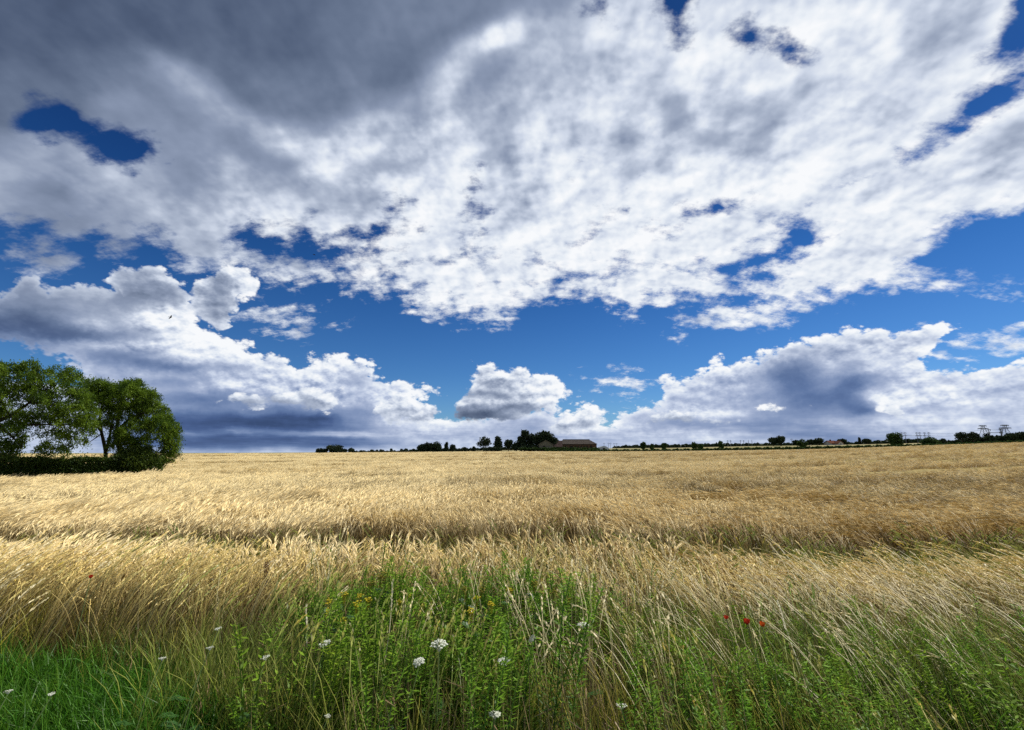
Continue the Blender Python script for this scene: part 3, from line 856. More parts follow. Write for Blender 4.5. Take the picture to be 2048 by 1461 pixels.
def sow(name, r0, r1, cell, src, label, lean_extra=0.0, hscale=1.0, xy=1.0):
    x, y = field_points(r0, r1, cell)
    t = tracks(x, y) > 0
    dip = fbm2(x, y, 0.55, 1.0)
    k = ~t | (rng.random(x.size) < 0.04)
    k &= rng.random(x.size) < 0.70 + 0.5 * fbm2(x, y, 1.1, 12.0)
    if r0 > 40:          # the hedge and trees stand here
        b = np.degrees(np.arctan2(x, y))
        k &= ~((b < bearing(330)) & (y > HEDGE_Y0(x) - 0.3) & (y < HEDGE_Y0(x) + 3.5))
    x, y, t, dip = x[k], y[k], t[k], dip[k]
    n = x.size
    z = ground(x, y)
    right = np.clip((x / np.maximum(y, 1) + 0.15) / 0.9, 0, 1)
    lod = right * 0.42 + 0.20 * (fbm2(x, y, 0.9, 4.0) - 0.5) + lean_extra
    swirl = (fbm2(x, y, 0.35, 7.0) - 0.5) * 0.9 + (fbm2(x, y, 2.1, 3.0) - 0.5) * 0.9 + rng.normal(0, 0.18, n)
    rot = np.stack([-lod + rng.normal(0, 0.08, n), rng.normal(0, 0.08, n), swirl + 0.10], 1)
    hs = hscale * (0.94 + 0.16 * (dip - 0.5) + rng.normal(0, 0.05, n)) * np.where(t, 0.42, 1.0)
    hs *= (0.92 + 0.10 * fbm2(x, y, 0.12, 2.0)) * (0.86 + 0.28 * fbm2(x * 0.8, y * 1.3, 2.4, 6.0))
    scl = np.stack([np.full(n, xy), np.full(n, xy), hs], 1)
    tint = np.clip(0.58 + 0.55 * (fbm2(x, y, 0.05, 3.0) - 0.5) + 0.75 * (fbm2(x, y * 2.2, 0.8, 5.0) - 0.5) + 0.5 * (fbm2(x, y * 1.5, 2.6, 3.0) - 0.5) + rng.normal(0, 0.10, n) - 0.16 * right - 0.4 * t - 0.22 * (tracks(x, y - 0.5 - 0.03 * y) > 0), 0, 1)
    o = scatter(name, np.stack([x, y, z], 1), rot, scl, rng.integers(0, len(src), n), tint, src)
    tag(o, label, 'barley', kind='stuff')
    return o

HEDGE_YA, HEDGE_YB = 33.5, 41.5
def HEDGE_Y0(x):
    """depth of the hedge's front face over x"""
    xa, xb = xat(-60, HEDGE_YA), xat(320, HEDGE_YB)
    return HEDGE_YA + (np.asarray(x) - xa) / (xb - xa) * (HEDGE_YB - HEDGE_YA)

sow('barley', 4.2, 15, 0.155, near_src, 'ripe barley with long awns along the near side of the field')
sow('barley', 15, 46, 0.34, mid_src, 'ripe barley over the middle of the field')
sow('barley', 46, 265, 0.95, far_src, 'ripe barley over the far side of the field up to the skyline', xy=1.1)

# beyond the reach of single stems the canopy closes: a rough straw-coloured sheet under the ears
m_can, gm = new_mat('barley_canopy')
geo = gm.n('ShaderNodeNewGeometry').outputs['Position']
sx = gm.n('ShaderNodeSeparateXYZ'); gm.put(sx.inputs[0], geo)
n1 = gm.noise(geo, 0.08, 4, 0.6); n2 = gm.noise(geo, 5.0, 4, 0.7)
c = gm.ramp(n1 * 0.6 + n2 * 0.4, [(0.32, (0.20, 0.15, 0.055)), (0.5, (0.36, 0.28, 0.12)), (0.68, (0.50, 0.40, 0.20))])
finish(gm, leafy(gm, c, 0.1, 0))
can = sheet('barley_canopy', 30, lambda b: float(np.interp(math.degrees(b), B_AZ, rB)), 150, 150, 0.0, m_can, -60, 60,
            extra=lambda x, y: 0.44 - 0.43 * tracks(x, y) + 0.05 * np.sin(x * 7) * np.sin(y * 5.3))
tag(can, 'closed straw coloured canopy of the barley beyond the first wheel tracks', 'barley', kind='stuff')


# ================================================================== the grass verge in front of the field
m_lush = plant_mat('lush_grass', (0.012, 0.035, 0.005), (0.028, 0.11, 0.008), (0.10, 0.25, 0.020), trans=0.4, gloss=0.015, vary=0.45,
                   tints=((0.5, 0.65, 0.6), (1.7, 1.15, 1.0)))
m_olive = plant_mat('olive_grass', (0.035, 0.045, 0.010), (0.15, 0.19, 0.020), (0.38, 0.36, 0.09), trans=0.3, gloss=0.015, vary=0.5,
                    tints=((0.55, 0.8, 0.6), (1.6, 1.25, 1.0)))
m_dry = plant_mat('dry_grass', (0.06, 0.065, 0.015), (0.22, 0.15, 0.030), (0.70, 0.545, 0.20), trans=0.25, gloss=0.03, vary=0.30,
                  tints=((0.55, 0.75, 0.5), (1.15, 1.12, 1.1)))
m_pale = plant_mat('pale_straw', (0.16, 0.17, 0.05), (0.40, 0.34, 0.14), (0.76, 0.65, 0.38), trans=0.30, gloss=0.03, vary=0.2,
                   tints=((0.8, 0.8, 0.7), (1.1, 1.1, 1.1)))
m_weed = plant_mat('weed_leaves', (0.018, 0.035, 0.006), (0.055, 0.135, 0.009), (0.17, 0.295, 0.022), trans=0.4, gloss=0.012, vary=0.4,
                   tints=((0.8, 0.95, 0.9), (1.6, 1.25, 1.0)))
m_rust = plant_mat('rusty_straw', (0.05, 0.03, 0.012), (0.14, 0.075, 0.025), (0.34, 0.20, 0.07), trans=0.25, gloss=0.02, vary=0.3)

def tuft(name, mat, n, H, spread, rad, w, lean=0.5, link=False):
    """grass blades arching every way"""
    m = MB()
    for i in range(n):
        a, r_ = U(0, 6.283), rad * math.sqrt(random.random())
        p = Vector((r_ * math.cos(a), r_ * math.sin(a), 0))
        m.ribbon(bend(H * U(0.5, 1.15), lean + U(-0.1, spread), U(0, 0.3), U(0, 6.283), 4, p), w * U(0.7, 1.3), 0, 1, random.random(),
                 side=Vector((math.cos(U(0, 3)), math.sin(U(0, 3)), 0)))
    return m.obj(name, mat, link=link)

def culms(name, mat, n, H, lean, rad, w=0.0028, head='narrow', blades=6, azs=0.5):
    """flowering grass stalks with their heads"""
    m = MB()
    for i in range(n):
        a, r_ = U(0, 6.283), rad * math.sqrt(random.random())
        p = Vector((r_ * math.cos(a), r_ * math.sin(a), 0))
        v = random.random(); az_ = U(-azs, azs)
        pts = bend(H * U(0.72, 1.12), lean + U(-0.25, 0.25), U(0.02, 0.2), az_, 7, p, sag=0.8)
        m.ribbon(pts, w, 0.05, 0.85, v, side=Vector((1, 0, 0)), taper=False)
        t = (pts[-1] - pts[-2]).normalized()
        L = U(0.10, 0.17)
        k_ = 14 if head == 'narrow' else 20
        for j in range(k_):
            f_ = j / k_
            b = pts[-1] + t * L * f_ + Vector((0, 0, -0.02)) * f_ * f_
            sprd = 0.22 if head == 'narrow' else 0.6
            d = (t + Vector((U(-1, 1), U(-1, 1), U(-1, 0.6))) * sprd).normalized()
            m.leaf(b, d, Vector((U(-1, 1), U(-1, 1), U(-1, 1))), U(0.022, 0.040) * (1.2 - f_ * 0.6), 0.010, 0.9 + 0.1 * f_, v)
    for i in range(blades):
        a, r_ = U(0, 6.283), rad * math.sqrt(random.random())
        p = Vector((r_ * math.cos(a), r_ * math.sin(a), 0))
        m.ribbon(bend(H * U(0.3, 0.7), 0.7 + U(-0.3, 0.6), 0.1, U(-1.8, 1.8), 4, p), 0.006, 0, 0.55, random.random(), side=Vector((math.cos(U(0, 3)), math.sin(U(0, 3)), 0)))
    return m.obj(name, mat, link=False)

def weed(name, mat, stems, H, leafn, leafL, leafw, rad, lean=0.35):
    m = MB()
    for s_ in range(stems):
        a, r_ = U(0, 6.283), rad * math.sqrt(random.random())
        p = Vector((r_ * math.cos(a), r_ * math.sin(a), 0))
        v = random.random()
        pts = bend(H * U(0.65, 1.1), lean + U(-0.2, 0.3), 0.05, U(-1.5, 1.5), 6, p)
        m.ribbon(pts, 0.005, 0, 0.6, v, taper=False)
        for j in range(leafn):
            k_ = 0.12 + 0.88 * (j / leafn) ** 0.8
            f_ = k_ * 6; i0 = min(int(f_), 5)
            q = pts[i0].lerp(pts[i0 + 1], f_ - i0)
            aa = j * 2.4 + U(-0.4, 0.4)
            d = Vector((math.cos(aa), math.sin(aa), U(-0.1, 0.7)))
            m.leaf(q, d, Vector((U(-0.4, 0.4), U(-0.4, 0.4), 1)), leafL * U(0.6, 1.2) * (1.15 - 0.5 * k_), leafw * U(0.7, 1.2), 0.25 + 0.75 * k_, random.random())
    return m.obj(name, mat, link=False)

lush_src = [tuft('lush_tuft', m_lush, 34, 0.34, 1.1, 0.10, 0.0085, 0.5) for _ in range(5)]
olive_src = [tuft('olive_tuft', m_olive, 24, 0.55, 0.7, 0.10, 0.0062, 0.4) for _ in range(5)] + [culms('olive_culms', m_olive, 4, 0.66, 0.6, 0.1) for _ in range(1)]
dry_src = [culms('dry_culms', m_dry, 9, 0.92, 0.95, 0.12, w=0.0036) for _ in range(6)]
pale_src = [culms('pale_culms', m_pale, 4, 0.95, 0.85, 0.06, w=0.0027, blades=1, azs=0.3) for _ in range(6)]
weed_src = [weed('leafy_weed', m_weed, 5, 0.66, 44, 0.075, 0.014, 0.09) for _ in range(2)] + [weed('feathery_weed', m_weed, 6, 0.70, 90, 0.060, 0.010, 0.09) for _ in range(5)]

def verge_points(cell, y0, y1):
    xs = np.arange(-7.5, 7.5, cell); ys = np.arange(y0, y1, cell)
    gx, gy = np.meshgrid(xs, ys)
    gx = gx.ravel() + rng.uniform(-.6, .6, gx.size) * cell
    gy = gy.ravel() + rng.uniform(-.6, .6, gy.size) * cell
    return gx, gy

def plant_verge(name, cell, y0, y1, prob, src, label, cat, hfun=None, leanfun=None, tintfun=None):
    x, y = verge_points(cell, y0, y1)
    px = 1024 + F * x / (y * cp - CAM_Z * sp * 0.9)          # only used to set where along the verge each kind grows
    k = rng.random(x.size) < prob(px, x, y)
    x, y, px = x[k], y[k], px[k]
    n = x.size
    hs = (hfun(px, x, y) if hfun else 1.0) * (1 + rng.normal(0, 0.12, n))
    ln = leanfun(px, x, y) if leanfun else np.zeros(n)
    rot = np.stack([-ln + rng.normal(0, 0.06, n), rng.normal(0, 0.07, n), rng.normal(0, 0.3, n) + 0.1], 1)
    tint = np.clip((tintfun(px, x, y) if tintfun else 0.5) + rng.normal(0, 0.16, n), 0, 1)
    o = scatter(name, np.stack([x, y, ground(x, y)], 1), rot, np.stack([hs ** 0.5, hs ** 0.5, hs], 1), rng.integers(0, len(src), n), tint, src)
    return tag(o, label, cat, kind='stuff')

def band(v, a, b, s): return 1 / (1 + np.exp(-(v - a) / s)) * 1 / (1 + np.exp((v - b) / s))
right_of = lambda px: np.clip((px - 850) / 1100, 0, 1)

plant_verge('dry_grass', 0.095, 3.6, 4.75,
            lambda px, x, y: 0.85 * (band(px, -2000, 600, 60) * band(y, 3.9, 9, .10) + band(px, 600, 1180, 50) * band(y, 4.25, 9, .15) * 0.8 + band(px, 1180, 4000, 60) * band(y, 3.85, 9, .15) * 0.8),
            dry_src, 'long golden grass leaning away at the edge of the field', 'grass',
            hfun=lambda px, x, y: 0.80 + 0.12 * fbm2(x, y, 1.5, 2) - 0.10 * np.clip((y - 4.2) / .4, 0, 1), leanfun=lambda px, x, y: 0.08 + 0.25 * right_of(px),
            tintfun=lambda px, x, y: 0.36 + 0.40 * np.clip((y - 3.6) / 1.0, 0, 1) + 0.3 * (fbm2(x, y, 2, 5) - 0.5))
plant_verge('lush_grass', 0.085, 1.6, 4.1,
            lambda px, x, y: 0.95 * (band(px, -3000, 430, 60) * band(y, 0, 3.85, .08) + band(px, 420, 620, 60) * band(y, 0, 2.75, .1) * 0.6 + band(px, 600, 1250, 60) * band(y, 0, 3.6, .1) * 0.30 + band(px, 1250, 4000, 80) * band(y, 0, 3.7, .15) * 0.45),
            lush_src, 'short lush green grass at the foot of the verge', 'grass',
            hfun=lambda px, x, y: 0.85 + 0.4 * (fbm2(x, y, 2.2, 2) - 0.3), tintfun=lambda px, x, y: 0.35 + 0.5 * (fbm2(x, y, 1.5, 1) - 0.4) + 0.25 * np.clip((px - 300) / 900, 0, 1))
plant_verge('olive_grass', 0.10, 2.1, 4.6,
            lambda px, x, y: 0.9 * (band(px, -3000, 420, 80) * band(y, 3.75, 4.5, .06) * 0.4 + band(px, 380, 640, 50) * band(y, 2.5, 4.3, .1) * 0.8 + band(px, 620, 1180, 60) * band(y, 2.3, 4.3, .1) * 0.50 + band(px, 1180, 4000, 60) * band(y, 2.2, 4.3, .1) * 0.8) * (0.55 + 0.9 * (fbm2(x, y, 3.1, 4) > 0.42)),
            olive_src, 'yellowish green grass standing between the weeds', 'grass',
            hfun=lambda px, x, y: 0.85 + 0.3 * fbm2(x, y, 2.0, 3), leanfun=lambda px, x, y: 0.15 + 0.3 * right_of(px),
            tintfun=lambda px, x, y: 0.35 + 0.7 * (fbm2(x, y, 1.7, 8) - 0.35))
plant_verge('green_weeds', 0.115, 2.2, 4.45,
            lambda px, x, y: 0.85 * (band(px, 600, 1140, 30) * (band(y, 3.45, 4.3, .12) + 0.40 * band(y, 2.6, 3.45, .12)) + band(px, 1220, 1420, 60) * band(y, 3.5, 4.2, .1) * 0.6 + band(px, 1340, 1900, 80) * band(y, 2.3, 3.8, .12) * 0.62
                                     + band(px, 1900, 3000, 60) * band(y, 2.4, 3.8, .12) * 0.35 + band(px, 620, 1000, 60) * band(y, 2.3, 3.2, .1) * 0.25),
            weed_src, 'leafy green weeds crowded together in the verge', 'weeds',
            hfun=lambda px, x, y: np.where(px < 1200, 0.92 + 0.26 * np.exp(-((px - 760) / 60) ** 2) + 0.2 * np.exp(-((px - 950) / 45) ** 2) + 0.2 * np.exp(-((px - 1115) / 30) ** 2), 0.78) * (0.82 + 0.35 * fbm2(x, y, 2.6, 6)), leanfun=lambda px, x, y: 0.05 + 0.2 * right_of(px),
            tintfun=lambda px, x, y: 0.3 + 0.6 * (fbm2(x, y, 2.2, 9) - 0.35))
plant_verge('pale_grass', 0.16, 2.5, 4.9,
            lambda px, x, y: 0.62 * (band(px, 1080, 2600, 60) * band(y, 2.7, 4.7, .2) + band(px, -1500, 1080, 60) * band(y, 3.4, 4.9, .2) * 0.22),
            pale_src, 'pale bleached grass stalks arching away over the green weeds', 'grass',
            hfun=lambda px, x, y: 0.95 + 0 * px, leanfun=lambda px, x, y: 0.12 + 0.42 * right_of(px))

# low green growth in the first wheel track
xs = rng.uniform(-9, 9, 4200); ys = rng.uniform(4.9, 7.1, 4200)
k = tracks(xs, ys) > 0
xs, ys = xs[k], ys[k]; n = xs.size
o = scatter('track_grass', np.stack([xs, ys, ground(xs, ys)], 1), np.stack([rng.normal(0, .1, n), rng.normal(0, .1, n), rng.uniform(0, 6, n)], 1),
            np.stack([np.full(n, 1.0), np.full(n, 1.0), rng.uniform(0.6, 1.05, n)], 1), rng.integers(0, 5, n), np.clip(rng.normal(0.4, .2, n), 0, 1), olive_src)
tag(o, 'low green growth in the wheel track nearest the viewer', 'grass', kind='stuff')

# last year's stems, brown and bare, standing between the weeds
def old_stems(n):
    m = MB()
    for i in range(n):
        a, r_ = U(0, 6.283), 0.11 * math.sqrt(random.random())
        v = random.random()
        pts = bend(U(0.35, 0.75), U(-0.2, 0.5), U(-0.1, 0.15), U(-3.1, 3.1), 4, Vector((r_ * math.cos(a), r_ * math.sin(a), 0)))
        m.ribbon(pts, U(0.003, 0.005), 0.2, 1.0, v, side=Vector((math.cos(U(0, 3)), math.sin(U(0, 3)), 0)))
        if random.random() < 0.5:
            q = pts[random.randint(2, 3)]
            m.ribbon([q, q + Vector((U(-.1, .1), U(-.1, .1), U(-0.08, .08)))], 0.006, .5, .8, v)
    return m.obj('old_stems', m_oldstem, link=False)
m_oldstem = plant_mat('old_stems', (0.03, 0.02, 0.012), (0.14, 0.085, 0.045), (0.40, 0.29, 0.15), trans=0.1, gloss=0.02, vary=0.5)
old_src = [old_stems(9) for _ in range(4)]
plant_verge('old_stalks', 0.12, 2.3, 4.3, lambda px, x, y: 0.6 * (band(px, 480, 1500, 60) + 0.5 * band(px, 1500, 3000, 80)) * (0.4 + 0.9 * (fbm2(x, y, 2.7, 14) > 0.45)),
            old_src, 'bare brown dead stems standing between the weeds', 'dead stems', leanfun=lambda px, x, y: 0.05 + 0.3 * right_of(px))


# ================================================================== single plants of the verge
def plain(name, col, trans=0.0, gloss=0.0, noise_scale=None, amt=0.3):
    m, gm = new_mat(name)
    c = col + (1,)
    if noise_scale:
        tcx = gm.n('ShaderNodeTexCoord').outputs['Object']
        n_ = gm.noise(tcx, noise_scale, 3, 0.6)
        k1 = tuple(max(0, q * (1 - amt)) for q in col); k2 = tuple(min(1, q * (1 + amt)) for q in col)
        c = gm.ramp(n_, [(0.3, k1), (0.7, k2)])
    finish(gm, leafy(gm, c, trans, gloss))
    return m
m_umbel = plain('umbel_white', (0.66, 0.67, 0.56), 0.2, 0, 60, 0.12)
m_stem = plain('green_stem', (0.10, 0.15, 0.04), 0.1, 0.03, 20, 0.3)
m_leaf = plain('fern_leaf', (0.035, 0.10, 0.016), 0.35, 0.03, 30, 0.35)
m_leaf2 = plain('dark_fern_leaf', (0.022, 0.075, 0.016), 0.35, 0.03, 30, 0.35)
m_poppy = plain('poppy_red', (0.46, 0.035, 0.014), 0.45, 0.02, 30, 0.2)
m_poppy2 = plain('poppy_orange', (0.55, 0.10, 0.015), 0.45, 0.02, 30, 0.2)
m_black = plain('poppy_centre', (0.02, 0.02, 0.015), 0, 0.02, 30, 0.2)
m_yel = plain('tansy_yellow', (0.40, 0.33, 0.03), 0.1, 0, 40, 0.25)
m_yelgreen = plain('tansy_fading', (0.20, 0.18, 0.03), 0.1, 0, 40, 0.4)
m_dock = plain('dock_rust', (0.10, 0.035, 0.015), 0.1, 0.02, 30, 0.4)
m_straw = plain('straw', (0.55, 0.50, 0.32), 0.2, 0.03, 20, 0.2)

def depth_for(py, z):
    return (CAM_Z - z) / -elev(py)

def umbel_mesh(R_, dome, n_rays, edge_on=0.0):
    m = MB()
    for i in range(n_rays):
        a = i * 2.39996; rr = R_ * math.sqrt((i + 0.5) / n_rays)
        c = Vector((rr * math.cos(a), rr * math.sin(a), dome * (1 - (rr / R_) ** 2) + U(-0.002, 0.002)))
        m.ribbon([Vector((0, 0, -R_ * 0.75)), c * 0.6 + Vector((0, 0, -R_ * 0.18)), c + Vector((0, 0, -0.004))], 0.0016, 0, 0.2, 0.5)
        for j in range(10):
            aa = U(0, 6.28); q = R_ * 0.16 * math.sqrt(random.random())
            p = c + Vector((q * math.cos(aa), q * math.sin(aa), U(-0.002, 0.004)))
            s = R_ * U(0.085, 0.125)
            tl = Vector((math.cos(aa) * 0.35, math.sin(aa) * 0.35, 1)).normalized()
            e1 = tl.orthogonal().normalized(); e2 = tl.cross(e1)
            ids = [m.vert(p + (e1 * math.cos(k * 1.2566) + e2 * math.sin(k * 1.2566)) * s * (1 + 0.2 * (k % 2)), 1.0, 0.5) for k in range(5)]
            m.face(*ids)
    return m

def feather(L, w, n=9, seed=0, name='leaf', mat=None):
    """one finely cut leaf lying along +X, arching"""
    random.seed(seed)
    m = MB()
    pts = [Vector((L * t, 0, L * (0.45 * t - 0.45 * t * t))) for t in [i / 6 for i in range(7)]]
    m.ribbon(pts, 0.003, 0, 1, 0.5, side=Vector((0, 1, 0)))
    for i in range(n):
        t = 0.2 + 0.78 * i / n
        f_ = t * 6; i0 = min(int(f_), 5)
        q = pts[i0].lerp(pts[i0 + 1], f_ - i0)
        l = w * (1.1 - abs(t - 0.45) * 1.4)
        for s in (-1, 1):
            d = Vector((0.6, s, U(-0.1, 0.3)))
            m.leaf(q, d, Vector((0, 0, 1)), l, l * 0.28, 0.5, random.random())
            m.leaf(q + d.normalized() * l * 0.4, Vector((1.0, s * 0.5, 0.1)), Vector((0, 0, 1)), l * 0.5, l * 0.18, 0.5, random.random())
    return m.mesh(name)
LEAFS = [feather(0.13, 0.045, 9, s) for s in (1, 2, 3)]
random.seed(21)

def leaf_obj(me, mat, parent, loc, rz, ry, s):
    key = me.name + mat.name
    mesh = _leafcache.get(key)
    if mesh is None:
        mesh = me.copy(); mesh.materials.clear(); mesh.materials.append(mat); _leafcache[key] = mesh
    o = bpy.data.objects.new('leaf', mesh)
    COL.objects.link(o)
    o.parent = parent
    o.location = loc; o.rotation_euler = (0, ry, rz); o.scale = (s, s, s)
    return o
_leafcache = {}

def wild_carrot(px, py, z, size_px, dome, tilt, label):
    Yd = depth_for(py, z)
    p = at(px, py, Yd)
    lean = U(0.02, 0.10)
    bx, by = p.x + U(-0.06, 0.06), p.y - p.z * 0.3
    root = empty('wild_carrot', (bx, by, gz(bx, by)))
    tag(root, label, 'flower', 'wild carrot flowers in the verge')
    top = p - root.location
    R_ = size_px / 2 / F * Yd * 0.86
    m = MB()
    m.tube([Vector((0, 0, 0)), Vector((top.x * 0.1, top.y * 0.15, top.z * 0.35)), Vector((top.x * 0.5, top.y * 0.5, top.z * 0.72)), top + Vector((0, 0, -R_ * 0.75))], [0.003, 0.0028, 0.0024, 0.002], 5)
    m.obj('stem', m_stem, root)
    u = umbel_mesh(R_, dome * R_, 26 if size_px > 22 else 18).obj('umbel', m_umbel, root)
    u.location = top
    u.rotation_euler = (tilt[0], tilt[1], U(0, 3))
    for i in range(3):
        k = 0.15 + 0.2 * i
        leaf_obj(LEAFS[i], m_leaf, root, Vector((top.x * k * 0.4, top.y * k * 0.5, top.z * k)), U(0, 6.28), -0.3, U(0.7, 1.0))
    return root

CARROTS = [
    (879, 1291, 0.66, 34, 0.55, (0.0, 0.05), 'largest white umbel, domed like a cushion, low in the middle of the verge'),
    (838, 1325, 0.62, 24, 0.50, (0.0, -0.25), 'domed white umbel just left of and below the largest one'),
    (1008, 1323, 0.60, 25, 0.15, (-0.1, -0.20), 'flat split white umbel to the right of the largest one'),
    (990, 1430, 0.50, 24, 0.35, (-0.05, 0.10), 'white umbel at the bottom edge beneath the dark stalks, middle of the verge'),
    (650, 1287, 0.64, 24, 0.10, (-0.2, -0.05), 'flat white umbel seen edge on at the left end of the green weeds'),
    (1064, 1278, 0.66, 17, 0.2, (0.2, 1.15), 'small white umbel turned sideways behind leaning straw'),
    (1167, 1250, 0.70, 27, 0.15, (-0.1, 0.05), 'creamy flat umbel standing highest, at the right end of the green weeds'),
    (1243, 1412, 0.45, 21, 0.2, (0.15, 0.0), 'small white umbel low in the grass, rightmost of all'),
    (655, 1433, 0.45, 12, 0.2, (0.1, 0.0), 'tiny white umbel near the bottom edge under the edge-on one'),
    (531, 1315, 0.60, 18, 0.08, (-0.22, 0.04), 'thin flat cream umbel in olive grass left of the green weeds'),
    (436, 1258, 0.68, 13, 0.08, (-0.22, 0.0), 'small flat umbel highest in the golden grass on the left'),
    (420, 1296, 0.62, 14, 0.08, (-0.22, 0.05), 'small flat umbel directly below another in the golden grass'),
    (325, 1317, 0.58, 13, 0.08, (-0.22, 0.0), 'flat umbel where golden grass meets the lush green on the left'),
    (17, 1383, 0.42, 14, 0.08, (-0.22, 0.05), 'white umbel in the lush grass at the far left edge'),
    (103, 1389, 0.42, 12, 0.15, (0.05, 0.0), 'white umbel in the lush grass, second from the left edge')]
for a in CARROTS: wild_carrot(*a)

def petal_mesh(size, seed):
    random.seed(seed)
    m = MB()
    n = 4
    grid = []
    for i in range(n + 1):
        row = []
        for j in range(n + 1):
            u, v_ = i / n, j / n - 0.5
            wv = math.sin(min(u * 1.25, 1) * math.pi / 2) * (1 - 0.25 * u)
            row.append(m.vert(Vector((size * u * 0.9, size * 1.25 * v_ * wv, size * (0.75 * u * u + 0.10 * math.cos(v_ * 9)) + U(-.02, .02) * size)), u, 0.5))
        grid.append(row)
    for i in range(n):
        for j in range(n): m.face(grid[i][j], grid[i + 1][j], grid[i + 1][j + 1], grid[i][j + 1])
    return m.mesh('petal')

def poppy(px, py, z, size_px, mat, label, seed):
    Yd = depth_for(py, z)
    p = at(px, py, Yd)
    bx, by = p.x + 0.05, p.y - 0.12
    root = empty('poppy', (bx, by, gz(bx, by)))
    tag(root, label, 'flower', 'poppies at the edge of the barley')
    top = p - root.location
    s = size_px / F * Yd * 0.62
    m = MB(); m.tube([Vector((0, 0, 0)), Vector((top.x * .2, top.y * .2, top.z * .5)), top], 0.002, 5)
    m.obj('stem', m_stem, root)
    me = petal_mesh(s, seed); me.materials.append(mat)
    for i in range(4):
        o = bpy.data.objects.new('petal', me); COL.objects.link(o); o.parent = root
        o.location = top + Vector((0, 0, 0.002 * (i % 2)))
        o.rotation_euler = (U(-.2, .2), U(-0.75, -0.25), i * 1.571 + 0.3)
    m = MB()
    m.tube([Vector((0, 0, 0)), Vector((0, 0, s * .12)), Vector((0, 0, s * .3)), Vector((0, 0, s * .34))], [s * .06, s * .13, s * .12, s * .02], 8)
    o = m.obj('seed_capsule', m_black, root); o.location = top
poppy(1494, 1250, 0.72, 14, m_poppy, 'middle poppy of the three on the right, deep red and largest', 1)
poppy(1524, 1254, 0.72, 12, m_poppy2, 'orange tinged poppy, rightmost of the three at the edge of the barley', 2)
poppy(1453, 1239, 0.74, 9, m_poppy, 'small red poppy half hidden by straw, left of the two brighter ones', 3)
poppy(181, 1157, 0.80, 8, m_poppy, 'single poppy far to the left in the golden grass', 4)

def tansy(px, py, Yd, width_px, mat_f, mat_l, nstem, label, height_top=None):
    """bushy plant with cut leaves and flat clusters of yellow buttons"""
    Yd -= 0.35
    p = at(px, py, Yd)
    root = empty('tansy', (p.x, p.y, gz(p.x, p.y)))
    tag(root, label, 'wildflower', 'yellow flowered tansy plants')
    H = p.z - root.location.z
    Wd = width_px / F * Yd
    for s in range(nstem):
        a = (s / max(nstem - 1, 1) - 0.5) if nstem > 1 else 0
        tip = Vector((a * Wd + U(-.02, .02), U(-.06, .06), H * (1 - abs(a) * 0.25 - (0.08 * random.random() if s else 0))))
        base = Vector((a * Wd * 0.3, U(-.03, .03), 0))
        pts = [base, base.lerp(tip, 0.35) + Vector((-0.01, -.02, 0)), base.lerp(tip, 0.7), tip]
        m = MB(); m.tube(pts, [0.004, 0.0035, 0.003, 0.002], 5)
        m.obj('stem', m_stem, root)
        nl = 10
        for i in range(nl):
            k = 0.2 + 0.74 * i / nl
            q = base.lerp(tip, k) + Vector((-0.01, -.02, 0)) * (1 - k)
            leaf_obj(LEAFS[i % 3], mat_l, root, q, i * 2.4 + U(-.4, .4), U(-0.7, -0.1), (1.1 - 0.6 * k) * U(0.85, 1.2))
        m = MB()
        nb = 16
        rc = max(0.028, Wd / nstem * 0.42)
        for i in range(nb):
            aa = i * 2.4; rr = rc * math.sqrt((i + .5) / nb)
            c = tip + Vector((rr * math.cos(aa), rr * math.sin(aa), U(0.0, 0.03) + 0.01))
            m.ribbon([tip + Vector((0, 0, -0.05)), c], 0.0016, 0, 0.3, 0.4, taper=False)
            m.tube([c, c + Vector((0, 0, 0.0035)), c + Vector((0, 0, 0.006))], [0.0065, 0.0075, 0.003], 7)
        m.obj('flower_cluster', mat_f, root)
TANSY = [
    (762, 1148, 4.15, 44, m_yelgreen, m_leaf2, 4, 'tallest tansy, its olive heads rising above the green weeds into the barley'),
    (700, 1182, 4.05, 60, m_yel, m_leaf, 4, 'broad tansy with golden heads left of the tallest one'),
    (668, 1212, 3.85, 30, m_yel, m_leaf, 2, 'leftmost tansy, low, with two golden heads'),
    (712, 1212, 3.75, 14, m_yel, m_leaf, 1, 'single bright yellow tansy head standing just below the broad plant'),
    (946, 1160, 4.15, 26, m_yelgreen, m_leaf2, 2, 'dark leaved tansy with narrow olive heads right of the middle'),
    (966, 1172, 4.0, 26, m_yel, m_leaf2, 2, 'tansy with bright yellow heads touching a dark leaved one'),
    (938, 1236, 3.6, 12, m_yel, m_leaf, 1, 'small tansy with one pale yellow head low among dark leaves'),
    (1016, 1192, 4.0, 18, m_yel, m_leaf, 1, 'slender tansy with one yellow head between golden grass'),
    (825, 1190, 4.05, 40, m_yel, m_leaf, 3, 'thin tansy with faint yellow heads between the two tall ones'),
    (1070, 1172, 4.1, 18, m_yelgreen, m_leaf2, 1, 'thin tansy with a faded head, second from the right'),
    (1118, 1165, 4.1, 26, m_yelgreen, m_leaf2, 2, 'rightmost tansy, dark, with brownish heads against the barley')]
for a in TANSY: tansy(*a)

